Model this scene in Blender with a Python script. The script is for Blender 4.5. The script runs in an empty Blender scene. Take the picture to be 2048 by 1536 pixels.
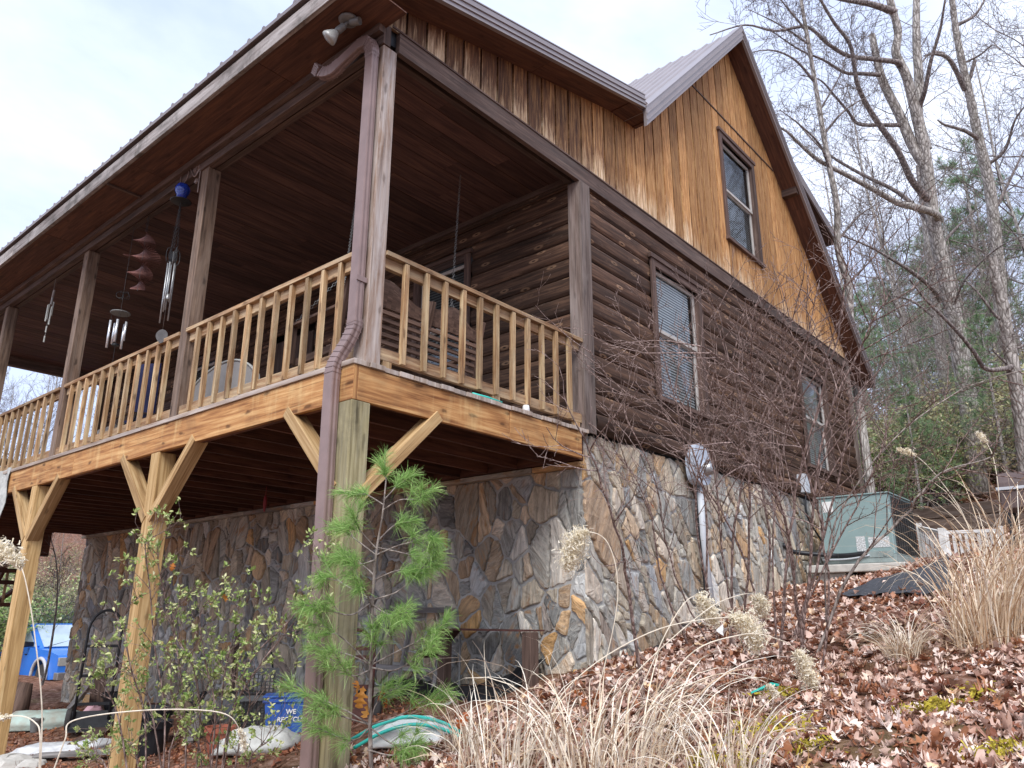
import bpy, math, random
import numpy as np
from mathutils import Vector, Matrix, Euler
random.seed(7); rng=np.random.default_rng(7)
SC=bpy.context.scene; COL=SC.collection
R=math.radians
# ---------------------------------------------------------------- camera
CP=np.array([-3.2713,-4.1626,-1.7178]); YAW,PIT,ROL=0.7056,0.2927,0.0025; FPX=1537.7
def _cam():
    f=np.array([math.cos(PIT)*math.cos(YAW),math.cos(PIT)*math.sin(YAW),math.sin(PIT)])
    r=np.cross(f,[0,0,1]); r/=np.linalg.norm(r); u=np.cross(r,f)
    return f,r*math.cos(ROL)+u*math.sin(ROL),-r*math.sin(ROL)+u*math.cos(ROL)
CF,CR,CU=_cam()
cam=bpy.data.cameras.new('camera'); co=bpy.data.objects.new('camera',cam); COL.objects.link(co)
cam.sensor_width=36; cam.lens=36*FPX/2048; cam.clip_start=.05; cam.clip_end=600
mw=Matrix(((CR[0],CU[0],-CF[0],CP[0]),(CR[1],CU[1],-CF[1],CP[1]),(CR[2],CU[2],-CF[2],CP[2]),(0,0,0,1)))
co.matrix_world=mw; SC.camera=co
def ray(px,py): return CF+CR*(px-1024)/FPX-CU*(py-768)/FPX
def at(px,py,axis,val):            # point seen at a photo pixel on the plane axis=val
    d=ray(px,py); return CP+d*(val-CP[axis])/d[axis]
def atd(px,py,dist):               # point at a photo pixel at a depth
    return CP+ray(px,py)*dist
# ---------------------------------------------------------------- world, sun, exposure
W=bpy.data.worlds.new('World'); SC.world=W; W.use_nodes=True
SUN_EL,SUN_AZ=R(48),R(215)   # azimuth of the sun seen from the scene, counted from +x
def world():
    nt=W.node_tree; nt.nodes.clear(); n=nt.nodes; l=nt.links
    out=n.new('ShaderNodeOutputWorld'); bg=n.new('ShaderNodeBackground'); bg.inputs[1].default_value=.1
    sky=n.new('ShaderNodeTexSky'); sky.sky_type='NISHITA'; sky.sun_disc=False
    sky.sun_elevation=SUN_EL; sky.sun_rotation=R(90)-SUN_AZ; sky.air_density=1.2; sky.dust_density=2
    tc=n.new('ShaderNodeTexCoord'); mp=n.new('ShaderNodeMapping'); mp.inputs['Scale'].default_value=(1,1,2.2)
    mp.inputs['Location'].default_value=(.35,.2,.1)
    no=n.new('ShaderNodeTexNoise'); no.inputs['Scale'].default_value=1.9; no.inputs['Detail'].default_value=7; no.inputs['Roughness'].default_value=.55; no.inputs['Distortion'].default_value=.3
    rp=n.new('ShaderNodeValToRGB'); rp.color_ramp.elements[0].position=.38; rp.color_ramp.elements[1].position=.66
    rp.color_ramp.elements[0].color=(4.7,5.4,7.3,1); rp.color_ramp.elements[1].color=(7.4,7.8,8.9,1)
    no2=n.new('ShaderNodeTexNoise'); no2.inputs['Scale'].default_value=3.5; no2.inputs['Detail'].default_value=5
    rp2=n.new('ShaderNodeValToRGB'); rp2.color_ramp.elements[0].position=.35; rp2.color_ramp.elements[1].position=.65
    rp2.color_ramp.elements[0].color=(.86,.88,.93,1); rp2.color_ramp.elements[1].color=(1,1,1,1)
    mul=n.new('ShaderNodeMixRGB'); mul.blend_type='MULTIPLY'; mul.inputs[0].default_value=1
    mx=n.new('ShaderNodeMixRGB'); mx.inputs[0].default_value=.86
    l.new(tc.outputs['Generated'],mp.inputs[0]); l.new(mp.outputs[0],no.inputs[0]); l.new(mp.outputs[0],no2.inputs[0])
    l.new(no.outputs[0],rp.inputs[0]); l.new(no2.outputs[0],rp2.inputs[0])
    l.new(rp.outputs[0],mul.inputs[1]); l.new(rp2.outputs[0],mul.inputs[2])
    l.new(sky.outputs[0],mx.inputs[1]); l.new(mul.outputs[0],mx.inputs[2]); l.new(mx.outputs[0],bg.inputs[0]); l.new(bg.outputs[0],out.inputs[0])
world()
sl=bpy.data.lights.new('sun','SUN'); sl.energy=1.9; sl.angle=R(34); sl.color=(1,.985,.96)
so=bpy.data.objects.new('sun',sl); COL.objects.link(so)
sd=Vector((math.cos(SUN_AZ)*math.cos(SUN_EL),math.sin(SUN_AZ)*math.cos(SUN_EL),math.sin(SUN_EL)))
so.rotation_euler=sd.to_track_quat('Z','Y').to_euler(); so.location=sd*50
SC.view_settings.view_transform='Standard'; SC.view_settings.look='None'; SC.view_settings.gamma=1
SC.view_settings.exposure=.99
SC.render.engine='CYCLES'; SC.cycles.max_bounces=8; SC.cycles.diffuse_bounces=4; SC.cycles.transparent_max_bounces=8
# ---------------------------------------------------------------- materials
class G:
    def __init__(s,name,rough=.8,spec=.3):
        s.m=bpy.data.materials.new(name); s.m.use_nodes=True; s.nt=s.m.node_tree
        s.b=s.nt.nodes['Principled BSDF']; s.b.inputs['Roughness'].default_value=rough; s.b.inputs['Specular IOR Level'].default_value=spec
    def n(s,t,ins=None,out=0,**pr):
        nd=s.nt.nodes.new('ShaderNode'+t)
        for k,v in pr.items(): setattr(nd,k,v)
        for k,v in (ins or {}).items(): s.put(nd.inputs[k],v)
        return nd.outputs[out]
    def put(s,i,v):
        if isinstance(v,bpy.types.NodeSocket): s.nt.links.new(v,i)
        else:
            if isinstance(v,tuple) and len(v)==3 and len(i.default_value)==4: v=v+(1,)
            i.default_value=v
    def ramp(s,fac,stops,interp='LINEAR'):
        nd=s.nt.nodes.new('ShaderNodeValToRGB'); cr=nd.color_ramp; cr.interpolation=interp
        while len(cr.elements)<len(stops): cr.elements.new(.5)
        for e,(p,c) in zip(cr.elements,stops):
            e.position=p; e.color=(c,c,c,1) if not isinstance(c,tuple) else c+(1,)
        s.put(nd.inputs[0],fac); return nd.outputs[0]
    def mix(s,a,b,f,mode='MIX'):
        return s.n('MixRGB',{0:f,1:a,2:b},blend_type=mode)
    def math(s,op,a,b=0.): return s.n('Math',{0:a,1:b},operation=op)
    def noise(s,vec,scale,detail=4,rough=.55,dist=0.): return s.n('TexNoise',{'Vector':vec,'Scale':scale,'Detail':detail,'Roughness':rough,'Distortion':dist})
    def map(s,vec,scale,rot=(0,0,0),loc=(0,0,0)): return s.n('Mapping',{0:vec,'Scale':scale,'Rotation':rot,'Location':loc})
    def uv(s): return s.n('TexCoord',out=2)
    def obj(s): return s.n('TexCoord',out=3)
    def rnd(s): return s.n('Attribute',out=2,attribute_name='rnd')
    def col(s,c): s.put(s.b.inputs['Base Color'],c)
    def bump(s,h,strength=.5,dist=.01): s.put(s.b.inputs['Normal'],s.n('Bump',{'Height':h,'Strength':strength,'Distance':dist}))
def wood(name,dark,mid,light,knots=.5,rough=.75,bump=.4,grey=0.,greycol=(.42,.40,.37),vary=.3,stains=0.,dirt=0.):
    g=G(name,rough); uv=g.uv(); r=g.rnd()
    fine=g.noise(g.map(uv,(1.6,34,1)),1.,7,.65,.4)
    wave=g.noise(g.map(uv,(.9,9,1)),1.,3,.5,1.8)
    f=g.math('ADD',g.math('MULTIPLY',fine,.6),g.math('MULTIPLY',wave,.4))
    c=g.ramp(f,[(.36,dark),(.5,mid),(.64,light)])
    if grey:
        gm=g.ramp(g.noise(g.map(uv,(1.1,6,1)),1.3,5,.7,.5),[(.5-.18*grey,0.),(.72-.12*grey,1.)])
        c=g.mix(c,greycol,g.math('MULTIPLY',gm,grey))
    if dirt:
        dm=g.ramp(g.noise(g.obj(),3.,6,.7,.4),[(.48,0.),(.66,1.)])
        c=g.mix(c,(.05,.045,.035),g.math('MULTIPLY',dm,dirt))
    if knots:
        vo=g.n('TexVoronoi',{'Vector':g.n('VectorMath',{0:g.map(uv,(1.9,5.6,1)),1:g.n('VectorMath',{0:g.n('TexNoise',{'Vector':uv,'Scale':9.},out=1),1:(.25,.25,0)},operation='MULTIPLY')},operation='ADD'),'Scale':1.,'Randomness':1.},out=0,voronoi_dimensions='2D')
        k=g.ramp(vo,[(.05,1.),(.085,.35),(.13,0.)])
        c=g.mix(c,tuple(x*.35 for x in dark),g.math('MULTIPLY',k,knots))
    # thin checks along the grain
    chk=g.ramp(g.noise(g.map(uv,(.8,60,1)),1.,3,.5,.2),[(.33,0.),(.37,1.)])
    c=g.mix(c,tuple(x*.4 for x in dark),g.math('MULTIPLY',g.math('SUBTRACT',1.,chk),.45))
    if stains:
        st=g.ramp(g.noise(g.map(uv,(2.5,.5,1)),2.,4,.6),[(.55,0.),(.8,1.)])
        c=g.mix(c,tuple(min(1,x*1.9+.08) for x in light),g.math('MULTIPLY',st,stains))
    v=g.math('ADD',g.math('MULTIPLY',r,2*vary),1-vary)
    c=g.n('HueSaturation',{'Value':v,'Color':c,'Saturation':1.})
    g.col(c); g.bump(g.math('ADD',f,g.math('MULTIPLY',chk,.5)),bump,.006)
    return g.m
def plain(name,c,rough=.6,spec=.4,metal=0.,var=.15,nscale=6,bump=0.,c2=None):
    g=G(name,rough,spec); g.b.inputs['Metallic'].default_value=metal
    nz=g.noise(g.obj(),nscale,5,.6)
    a=tuple(x*(1-var) for x in c); b=c2 or tuple(min(1,x*(1+var)) for x in c)
    g.col(g.ramp(nz,[(.35,a),(.65,b)]))
    if bump: g.bump(g.noise(g.obj(),nscale*6,5,.65),bump,.01)
    return g.m
M={}
M['beam']=wood('dark_brown_timber',(.045,.032,.028),(.085,.055,.045),(.15,.10,.08),.3,grey=.25,greycol=(.2,.16,.14))
M['post']=wood('weathered_post_timber',(.06,.036,.025),(.135,.085,.058),(.24,.16,.11),.7,grey=.4,greycol=(.30,.235,.19))
M['corner_post']=wood('bleached_post_timber',(.13,.07,.04),(.27,.175,.12),(.46,.37,.31),.5,grey=.6,greycol=(.52,.49,.48))
M['pil']=wood('corner_board',(.06,.042,.035),(.13,.095,.08),(.21,.16,.14),.3,grey=.4,greycol=(.3,.26,.24))
M['rail']=wood('rail_timber',(.15,.07,.032),(.31,.17,.085),(.55,.39,.22),.6,grey=.45,greycol=(.55,.48,.33),dirt=.25)
M['bal']=wood('baluster_timber',(.16,.075,.032),(.35,.205,.098),(.62,.46,.26),.6,grey=.35,greycol=(.6,.54,.38),vary=.32,dirt=.25)
M['rim']=wood('honey_rim_board',(.20,.075,.025),(.45,.22,.08),(.64,.39,.17),.75,vary=.1,stains=.35,dirt=.22)
M['brace']=wood('brace_timber',(.22,.12,.045),(.42,.265,.12),(.60,.43,.23),.5,vary=.15)
M['lpost']=wood('yellow_post_timber',(.27,.155,.06),(.47,.30,.13),(.64,.46,.24),.5,vary=.12)
M['lpost_g']=wood('greenish_post_timber',(.14,.112,.055),(.29,.245,.13),(.43,.375,.22),.5,vary=.1,grey=.3,greycol=(.33,.34,.3),dirt=.3)
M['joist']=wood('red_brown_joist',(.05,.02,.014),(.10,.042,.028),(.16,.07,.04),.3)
M['deckb']=wood('weathered_deck_board',(.18,.13,.10),(.32,.25,.2),(.48,.41,.35),.2,grey=.5,greycol=(.48,.44,.42),vary=.35)
M['ceil']=wood('stained_ceiling_board',(.045,.024,.022),(.085,.044,.037),(.14,.074,.055),.25,vary=.25)
M['sof']=wood('soffit_plywood',(.06,.028,.02),(.105,.048,.032),(.17,.078,.045),.4,vary=.12)
M['fascia']=wood('weathered_fascia',(.10,.08,.07),(.22,.185,.17),(.42,.38,.36),.3,grey=.55,greycol=(.45,.42,.40),dirt=.7)
M['trim']=wood('window_trim',(.05,.03,.025),(.085,.052,.042),(.15,.10,.08),.3)
M['oldwood']=wood('grey_old_wood',(.11,.10,.09),(.24,.22,.21),(.42,.40,.38),.2,vary=.3)
M['darkold']=wood('dark_old_timber',(.05,.032,.025),(.11,.07,.055),(.20,.13,.10),.2,vary=.2)
M['swing']=wood('swing_slats',(.06,.035,.025),(.12,.07,.05),(.2,.125,.09),.1)
def log_mat():
    g=G('log_siding_stain',.72,.25); uv=g.uv(); r=g.rnd()
    fine=g.noise(g.map(uv,(1.5,40,1)),1.,7,.68,.5)
    wave=g.noise(g.map(uv,(.7,7,1)),1.,4,.55,2.)
    f=g.math('ADD',g.math('MULTIPLY',fine,.55),g.math('MULTIPLY',wave,.45))
    c=g.ramp(f,[(.36,(.022,.012,.008)),(.5,(.064,.034,.022)),(.64,(.15,.083,.052))])
    wear=g.ramp(g.noise(g.map(uv,(1.1,5.,1)),1.6,7,.72,.6),[(.56,0.),(.70,.7)])
    c=g.mix(c,(.20,.11,.065),wear)
    pale=g.ramp(g.noise(g.map(uv,(3.,14.,1)),1.3,6,.7,.6),[(.62,0.),(.72,1.)])
    c=g.mix(c,(.36,.29,.24),g.math('MULTIPLY',pale,.45))
    vo=g.n('TexVoronoi',{'Vector':g.map(uv,(1.6,4.2,1)),'Scale':1.},voronoi_dimensions='2D')
    ring=g.ramp(vo,[(.03,0.),(.05,1.),(.09,1.),(.12,0.)])
    c=g.mix(c,(.36,.22,.13),g.math('MULTIPLY',ring,.5))
    c=g.mix(c,(.02,.012,.01),g.math('MULTIPLY',g.ramp(vo,[(.02,1.),(.045,0.)]),.8))
    c=g.n('HueSaturation',{'Value':g.math('ADD',g.math('MULTIPLY',r,.6),.75),'Color':c})
    g.col(c); g.bump(f,.6,.006); return g.m
M['log']=log_mat()
def gable_mat():
    g=G('weathered_vertical_boards',.75,.25); uv=g.uv(); r=g.rnd(); o=g.obj()
    fine=g.noise(g.map(uv,(3.5,60,1)),1.,8,.75,.8)
    wave=g.noise(g.map(uv,(1.6,16,1)),1.,5,.65,2.2)
    f=g.math('ADD',g.math('MULTIPLY',fine,.5),g.math('MULTIPLY',wave,.5))
    stained=g.ramp(f,[(.36,(.04,.02,.014)),(.5,(.12,.055,.03)),(.64,(.27,.135,.06))])
    gold=g.ramp(f,[(.34,(.13,.055,.022)),(.48,(.39,.185,.066)),(.62,(.60,.36,.16))])
    pale=g.ramp(f,[(.36,(.20,.11,.055)),(.48,(.50,.34,.20)),(.62,(.74,.62,.46))])
    sp=g.n('SeparateXYZ',{0:o}); zz=g.n('SeparateXYZ',{0:o},out=2)
    st=g.noise(g.map(uv,(.9,13,1)),1.5,8,.78,.5)
    big=g.noise(g.map(o,(.55,1,.35)),1.4,4,.6)
    # long-exposed boards have lost their stain; the wear runs in streaks
    a=g.math('ADD',g.math('MULTIPLY',st,1.25),g.math('MULTIPLY',big,.5))
    w1=g.math('ADD',a,g.math('MULTIPLY',g.math('SUBTRACT',g.math('MULTIPLY',sp,.15),1.),.42))
    c=g.mix(stained,gold,g.ramp(w1,[(.48,0.),(.74,1.)]))
    # washed-out lower ends of the boards
    edge=g.n('Attribute',out=2,attribute_name='low')
    hb=g.math('SUBTRACT',g.math('ADD',g.math('MULTIPLY',st,1.6),g.math('MULTIPLY',r,.35)),g.math('MULTIPLY',g.math('SUBTRACT',zz,2.9),.95))
    c=g.mix(c,pale,g.ramp(hb,[(.66,0.),(1.12,.9)]))
    v=g.math('ADD',g.math('MULTIPLY',r,.6),.7)
    c=g.n('HueSaturation',{'Value':v,'Color':c,'Saturation':1.0})
    chk=g.ramp(g.noise(g.map(uv,(1.5,70,1)),1.,3,.5,.3),[(.34,0.),(.39,1.)])
    c=g.mix(c,(.06,.03,.015),g.math('MULTIPLY',g.math('SUBTRACT',1.,chk),.7))
    g.col(c); g.bump(g.math('ADD',f,g.math('MULTIPLY',chk,.6)),.6,.006); return g.m
M['gable']=gable_mat()
def stone_mat():
    g=G('ledge_stone',.8,.3); uv=g.uv(); r=g.rnd(); o=g.obj()
    base=g.ramp(r,[(0,(.16,.16,.155)),(.12,(.28,.28,.265)),(.28,(.44,.42,.37)),(.40,(.25,.215,.17)),(.54,(.50,.44,.345)),(.66,(.34,.235,.15)),(.76,(.60,.57,.51)),(.86,(.52,.31,.13)),(.93,(.23,.245,.265)),(1,(.66,.66,.63))])
    gr=g.noise(g.map(uv,(2.6,15,1)),1.,8,.72,1.1)
    c=g.mix(base,g.ramp(gr,[(.34,(.5,.48,.45)),(.5,(1.05,1.05,1.05)),(.66,(1.55,1.5,1.42))]),1.,'MULTIPLY')
    wv=g.noise(g.map(uv,(2,9,1)),1.2,5,.6,1.6)
    rust=g.math('MULTIPLY',g.ramp(wv,[(.52,0.),(.66,1.)]),g.ramp(g.noise(o,1.7,3),[(.42,0.),(.62,1.)]))
    c=g.mix(c,(.38,.185,.055),g.math('MULTIPLY',rust,.75))
    ln=g.ramp(g.noise(g.map(uv,(1.,30,1)),1.3,3,.5,1.2),[(.60,0.),(.635,1.),(.67,0.)])
    c=g.mix(c,(.55,.52,.46),g.math('MULTIPLY',ln,.5))
    c=g.mix(c,(.07,.065,.06),g.math('MULTIPLY',g.ramp(g.noise(o,7.,6,.7),[(.56,0.),(.75,1.)]),.55))
    g.col(c); g.bump(g.math('ADD',gr,g.math('MULTIPLY',g.noise(o,18,6,.7),.8)),.9,.014); return g.m
M['stone']=stone_mat()
M['mortar']=plain('mortar',(.38,.375,.36),.95,.1,var=.3,nscale=5,bump=.6)
M['metalroof']=plain('brown_grey_metal',(.27,.235,.235),.38,.5,.25,.06,3)
M['spout']=plain('downspout_enamel',(.225,.152,.138),.36,.5,0,.12,5)
M['white']=plain('white_vinyl',(.72,.72,.70),.45,.4,0,.08,8)
M['blind']=plain('blind_slats',(.66,.68,.66),.5,.3,0,.05,8)
M['blindback']=plain('room_dark',(.10,.105,.11),.8,.2)
M['black']=plain('black_plastic',(.014,.015,.018),.45,.4,0,.3,7)
M['iron']=plain('dark_iron',(.022,.022,.024),.5,.5,.3,.4,9)
M['rust']=plain('rusted_steel',(.10,.042,.035),.7,.3,.2,.35,14,.3)
M['steel2']=plain('dusty_grey_metal',(.17,.17,.165),.5,.4,.2,.15,20)
M['steel']=plain('grey_steel',(.34,.34,.34),.4,.5,.7,.15,12)
M['iron2']=plain('pitted_pewter',(.085,.08,.08),.6,.3,0,.2,30)
M['alu']=plain('bright_tube',(.72,.73,.75),.28,.5,.6,.05,8)
M['copper']=plain('copper_slats',(.15,.055,.042),.38,.5,.45,.2,12)
M['bronze']=plain('bronze_scroll',(.30,.22,.19),.45,.5,.4,.2,12)
M['blue']=plain('blue_bin_plastic',(.035,.10,.36),.45,.4,0,.15,4)
M['terra']=plain('terracotta',(.28,.085,.05),.7,.3,0,.15,6)
M['bag']=plain('pale_plastic_sack',(.42,.42,.39),.55,.4,0,.2,9,.5)
M['bag2']=plain('greenish_sack',(.46,.44,.36),.6,.3,0,.3,5,.5,c2=(.40,.52,.47))
M['teal']=plain('teal_hose',(.04,.50,.42),.4,.5,0,.08,8)
M['acp']=plain('grey_green_enamel',(.235,.325,.32),.42,.45,0,.05,3)
M['concrete']=plain('concrete_pad',(.48,.46,.42),.85,.2,0,.12,8,.3)
M['fabric']=plain('charcoal_weed_fabric',(.062,.065,.075),.85,.2,0,.2,20,.3)
M['greycloth']=plain('grey_vinyl_cover',(.25,.235,.225),.6,.3,0,.1,3,.2)
M['bluecloth']=plain('navy_fabric',(.012,.016,.07),.7,.3,0,.2,6)
M['meter']=plain('pale_blue_grey_enamel',(.42,.47,.55),.45,.4,0,.06,5)
M['pipe']=plain('grey_white_conduit',(.46,.48,.51),.5,.4,0,.05,5)
M['rubber']=plain('tyre_rubber',(.055,.05,.048),.8,.3,0,.25,14)
M['pink']=plain('pink_plastic',(.55,.33,.36),.5,.3)
M['sheet']=plain('crumpled_clear_plastic',(.55,.56,.57),.35,.5,0,.2,12,.8)
M['redthing']=plain('dull_red_plastic',(.22,.02,.025),.5,.4)
def glassm(name,col,rough=.04):
    g=G(name,rough,.9); g.col(col); g.b.inputs['Metallic'].default_value=.0
    tr=g.n('BsdfTransparent',{0:(.95,.97,.97)}); gl=g.n('BsdfGlossy',{0:(.9,.95,1.),1:rough}); fr=g.n('Fresnel',{0:1.38})
    mx=g.n('MixShader',{0:g.math('ADD',g.math('MULTIPLY',fr,.8),.05),1:tr,2:gl})
    g.nt.links.new(mx,g.nt.nodes['Material Output'].inputs[0]); return g.m
M['glass']=glassm('window_glass',(.1,.1,.1))
def cobalt_mat():
    g=G('cobalt_glass',.15,.6); g.col(g.ramp(g.n('TexWave',{'Vector':g.obj(),'Scale':22.,'Distortion':1.},bands_direction='Z'),[(.3,(.01,.02,.22)),(.7,(.03,.10,.62))]))  # bands of deep and mid blue, partly transmitting
    g.b.inputs['Transmission Weight'].default_value=.3; return g.m
M['cobalt']=cobalt_mat()
def bark(name,d,l,moss=0.,sc=1.):
    g=G(name,.9,.2); o=g.obj()
    v=g.n('TexVoronoi',{'Vector':g.n('VectorMath',{0:g.map(o,(18*sc,18*sc,3.2*sc)),1:g.n('TexNoise',{'Vector':o,'Scale':5.},out=1)},operation='ADD'),'Scale':1.},feature='DISTANCE_TO_EDGE')
    n=g.noise(g.map(o,(9,9,2)),1.5,7,.72)
    f=g.math('ADD',g.math('MULTIPLY',g.math('MINIMUM',v,.4),1.1),g.math('MULTIPLY',n,.65))
    c=g.ramp(f,[(.28,d),(.45,tuple((a+b)/2 for a,b in zip(d,l))),(.68,l)])
    if moss: c=g.mix(c,(.12,.14,.05),g.math('MULTIPLY',g.ramp(g.noise(o,2.3,5,.6),[(.52,0.),(.7,1.)]),moss))
    g.col(c); g.bump(f,1.,.03); return g.m
M['bark']=bark('grey_furrowed_bark',(.14,.12,.105),(.58,.54,.50),.2)
M['barkd']=bark('dark_twig_bark',(.09,.075,.07),(.34,.29,.275))
M['barkl']=bark('pale_stem_bark',(.16,.13,.115),(.42,.36,.32))
M['sapb']=bark('purple_brown_stem',(.13,.085,.072),(.43,.315,.28),sc=2)
def leafm(name,stops,rough=.6,trans=.25,spec=.25):
    g=G(name,rough,spec); r=g.rnd(); c=g.ramp(r,stops)
    c=g.mix(c,tuple(x*.6 for x in stops[0][1]),g.math('MULTIPLY',g.ramp(g.noise(g.obj(),26.,3),[(.5,0.),(.7,1.)]),.35))
    g.col(c)
    tr=g.n('BsdfTranslucent',{0:c}); mx=g.n('MixShader',{0:trans,1:g.b.outputs[0],2:tr})
    g.nt.links.new(mx,g.nt.nodes['Material Output'].inputs[0]); return g.m
M['litter']=leafm('fallen_oak_leaves',[(0,(.10,.035,.022)),(.15,(.24,.085,.045)),(.3,(.42,.18,.085)),(.42,(.38,.22,.17)),(.58,(.55,.36,.28)),(.72,(.78,.58,.48)),(.88,(.90,.76,.68)),(1,(.76,.47,.19))],.42,.15,.45)
M['rustleaf']=leafm('rust_oak_leaf',[(0,(.30,.06,.02)),(.5,(.45,.14,.03)),(1,(.6,.28,.06))],.5,.3)
M['grass']=leafm('dry_straw',[(0,(.40,.26,.16)),(.25,(.64,.50,.35)),(.6,(.84,.74,.58)),(1,(.93,.88,.78))],.5,.2)
M['grass2']=leafm('dry_orange_straw',[(0,(.42,.25,.14)),(.35,(.66,.49,.32)),(.7,(.84,.71,.54)),(1,(.92,.86,.74))],.5,.2)
M['plume']=leafm('cream_plume',[(0,(.80,.70,.50)),(1,(.95,.91,.80))],.7,.3)
M['pine']=leafm('pine_needles',[(0,(.13,.27,.06)),(.5,(.32,.52,.15)),(.85,(.56,.72,.30)),(1,(.78,.72,.34))],.45,.4)
M['azalea']=leafm('small_green_leaves',[(0,(.12,.22,.045)),(.35,(.32,.42,.12)),(.65,(.54,.58,.24)),(.88,(.76,.74,.44)),(.97,(.7,.5,.12)),(1,(.6,.25,.12))],.4,.3,.4)
M['rhodo']=leafm('woodland_evergreen',[(0,(.13,.24,.07)),(.4,(.34,.50,.16)),(.75,(.60,.70,.32)),(1,(.62,.66,.36))],.4,.3,.4)
M['drygrn']=leafm('thicket_dry_leaves',[(0,(.25,.20,.11)),(.5,(.44,.41,.22)),(1,(.62,.60,.36))],.6,.3)
M['farpine']=leafm('far_pine_needles',[(0,(.09,.17,.09)),(.5,(.20,.32,.15)),(1,(.36,.48,.25))],.5,.3)
M['moss']=leafm('yellow_moss',[(0,(.20,.16,.02)),(.5,(.44,.36,.04)),(1,(.62,.50,.08))],.8,.2)
def ground_mat():
    g=G('leaf_mould_soil',.95,.1); o=g.obj()
    n1=g.noise(o,9.,9,.75,.5); n2=g.noise(o,.7,4)
    c=g.ramp(n1,[(.34,(.045,.024,.017)),(.47,(.15,.07,.042)),(.56,(.27,.15,.105)),(.68,(.44,.30,.24))])
    c=g.mix(c,(.17,.15,.045),g.ramp(g.noise(o,1.9,5,.6,.5),[(.66,0.),(.74,.6)]))
    c=g.mix(c,(.2,.23,.09),g.math('MULTIPLY',g.ramp(n2,[(.55,0.),(.75,1.)]),.3))
    g.col(c); g.bump(n1,1.,.04); return g.m
M['ground']=ground_mat()
# ---------------------------------------------------------------- mesh helpers
def ground(x,y):
    x=np.asarray(x,float); y=np.asarray(y,float)
    t=np.clip((y-1)/9,0,1); gx=.17*(1-t)+.055*t
    z=-2.65+gx*np.clip(x,-30,13)-.12*np.clip(y,-8,4.)-.03*np.clip(y-4,0,14)
    z=z+.28*np.clip(x-12.5,0,45)*np.clip(1-(y-2)/40,.5,1)+.10*np.clip(x-57,0,100)
    z=z+.20*np.clip(y-24,0,60)
    z=z+.03*np.sin(x*1.3+y*.7)+.025*np.sin(x*2.9-y*2.3)+.012*np.sin(x*7+y*5)
    z=z-.06*np.clip(-x-1,0,6)*np.clip((y+2)/4,0,1)
    return z
def gp(px,py,dz=0.,tmax=80):
    d=ray(px,py); t=np.linspace(.5,tmax,6000); P=CP+t[:,None]*d
    k=np.argmax(P[:,2]<ground(P[:,0],P[:,1])+dz); 
    if k==0: k=-1
    return P[k]
def link(o,parent=None):
    COL.objects.link(o)
    if parent is not None:
        o.parent=parent
        w=Vector((0,0,0)); q=parent
        if parent.type=='EMPTY': o.matrix_parent_inverse=parent_mat(parent).inverted()
    return o
def parent_mat(p): return Matrix.LocRotScale(p.location,p.rotation_euler,p.scale)
def tag(o,label,cat,group=None,kind=None):
    if label: o['label']=label
    if cat: o['category']=cat
    if group: o['group']=group
    if kind: o['kind']=kind
    return o
def T(name,label,cat,loc=(0,0,0),group=None):
    o=bpy.data.objects.new(name,None); o.location=Vector([float(v) for v in loc]); o.empty_display_size=.1; COL.objects.link(o)
    return tag(o,label,cat,group)
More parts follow.
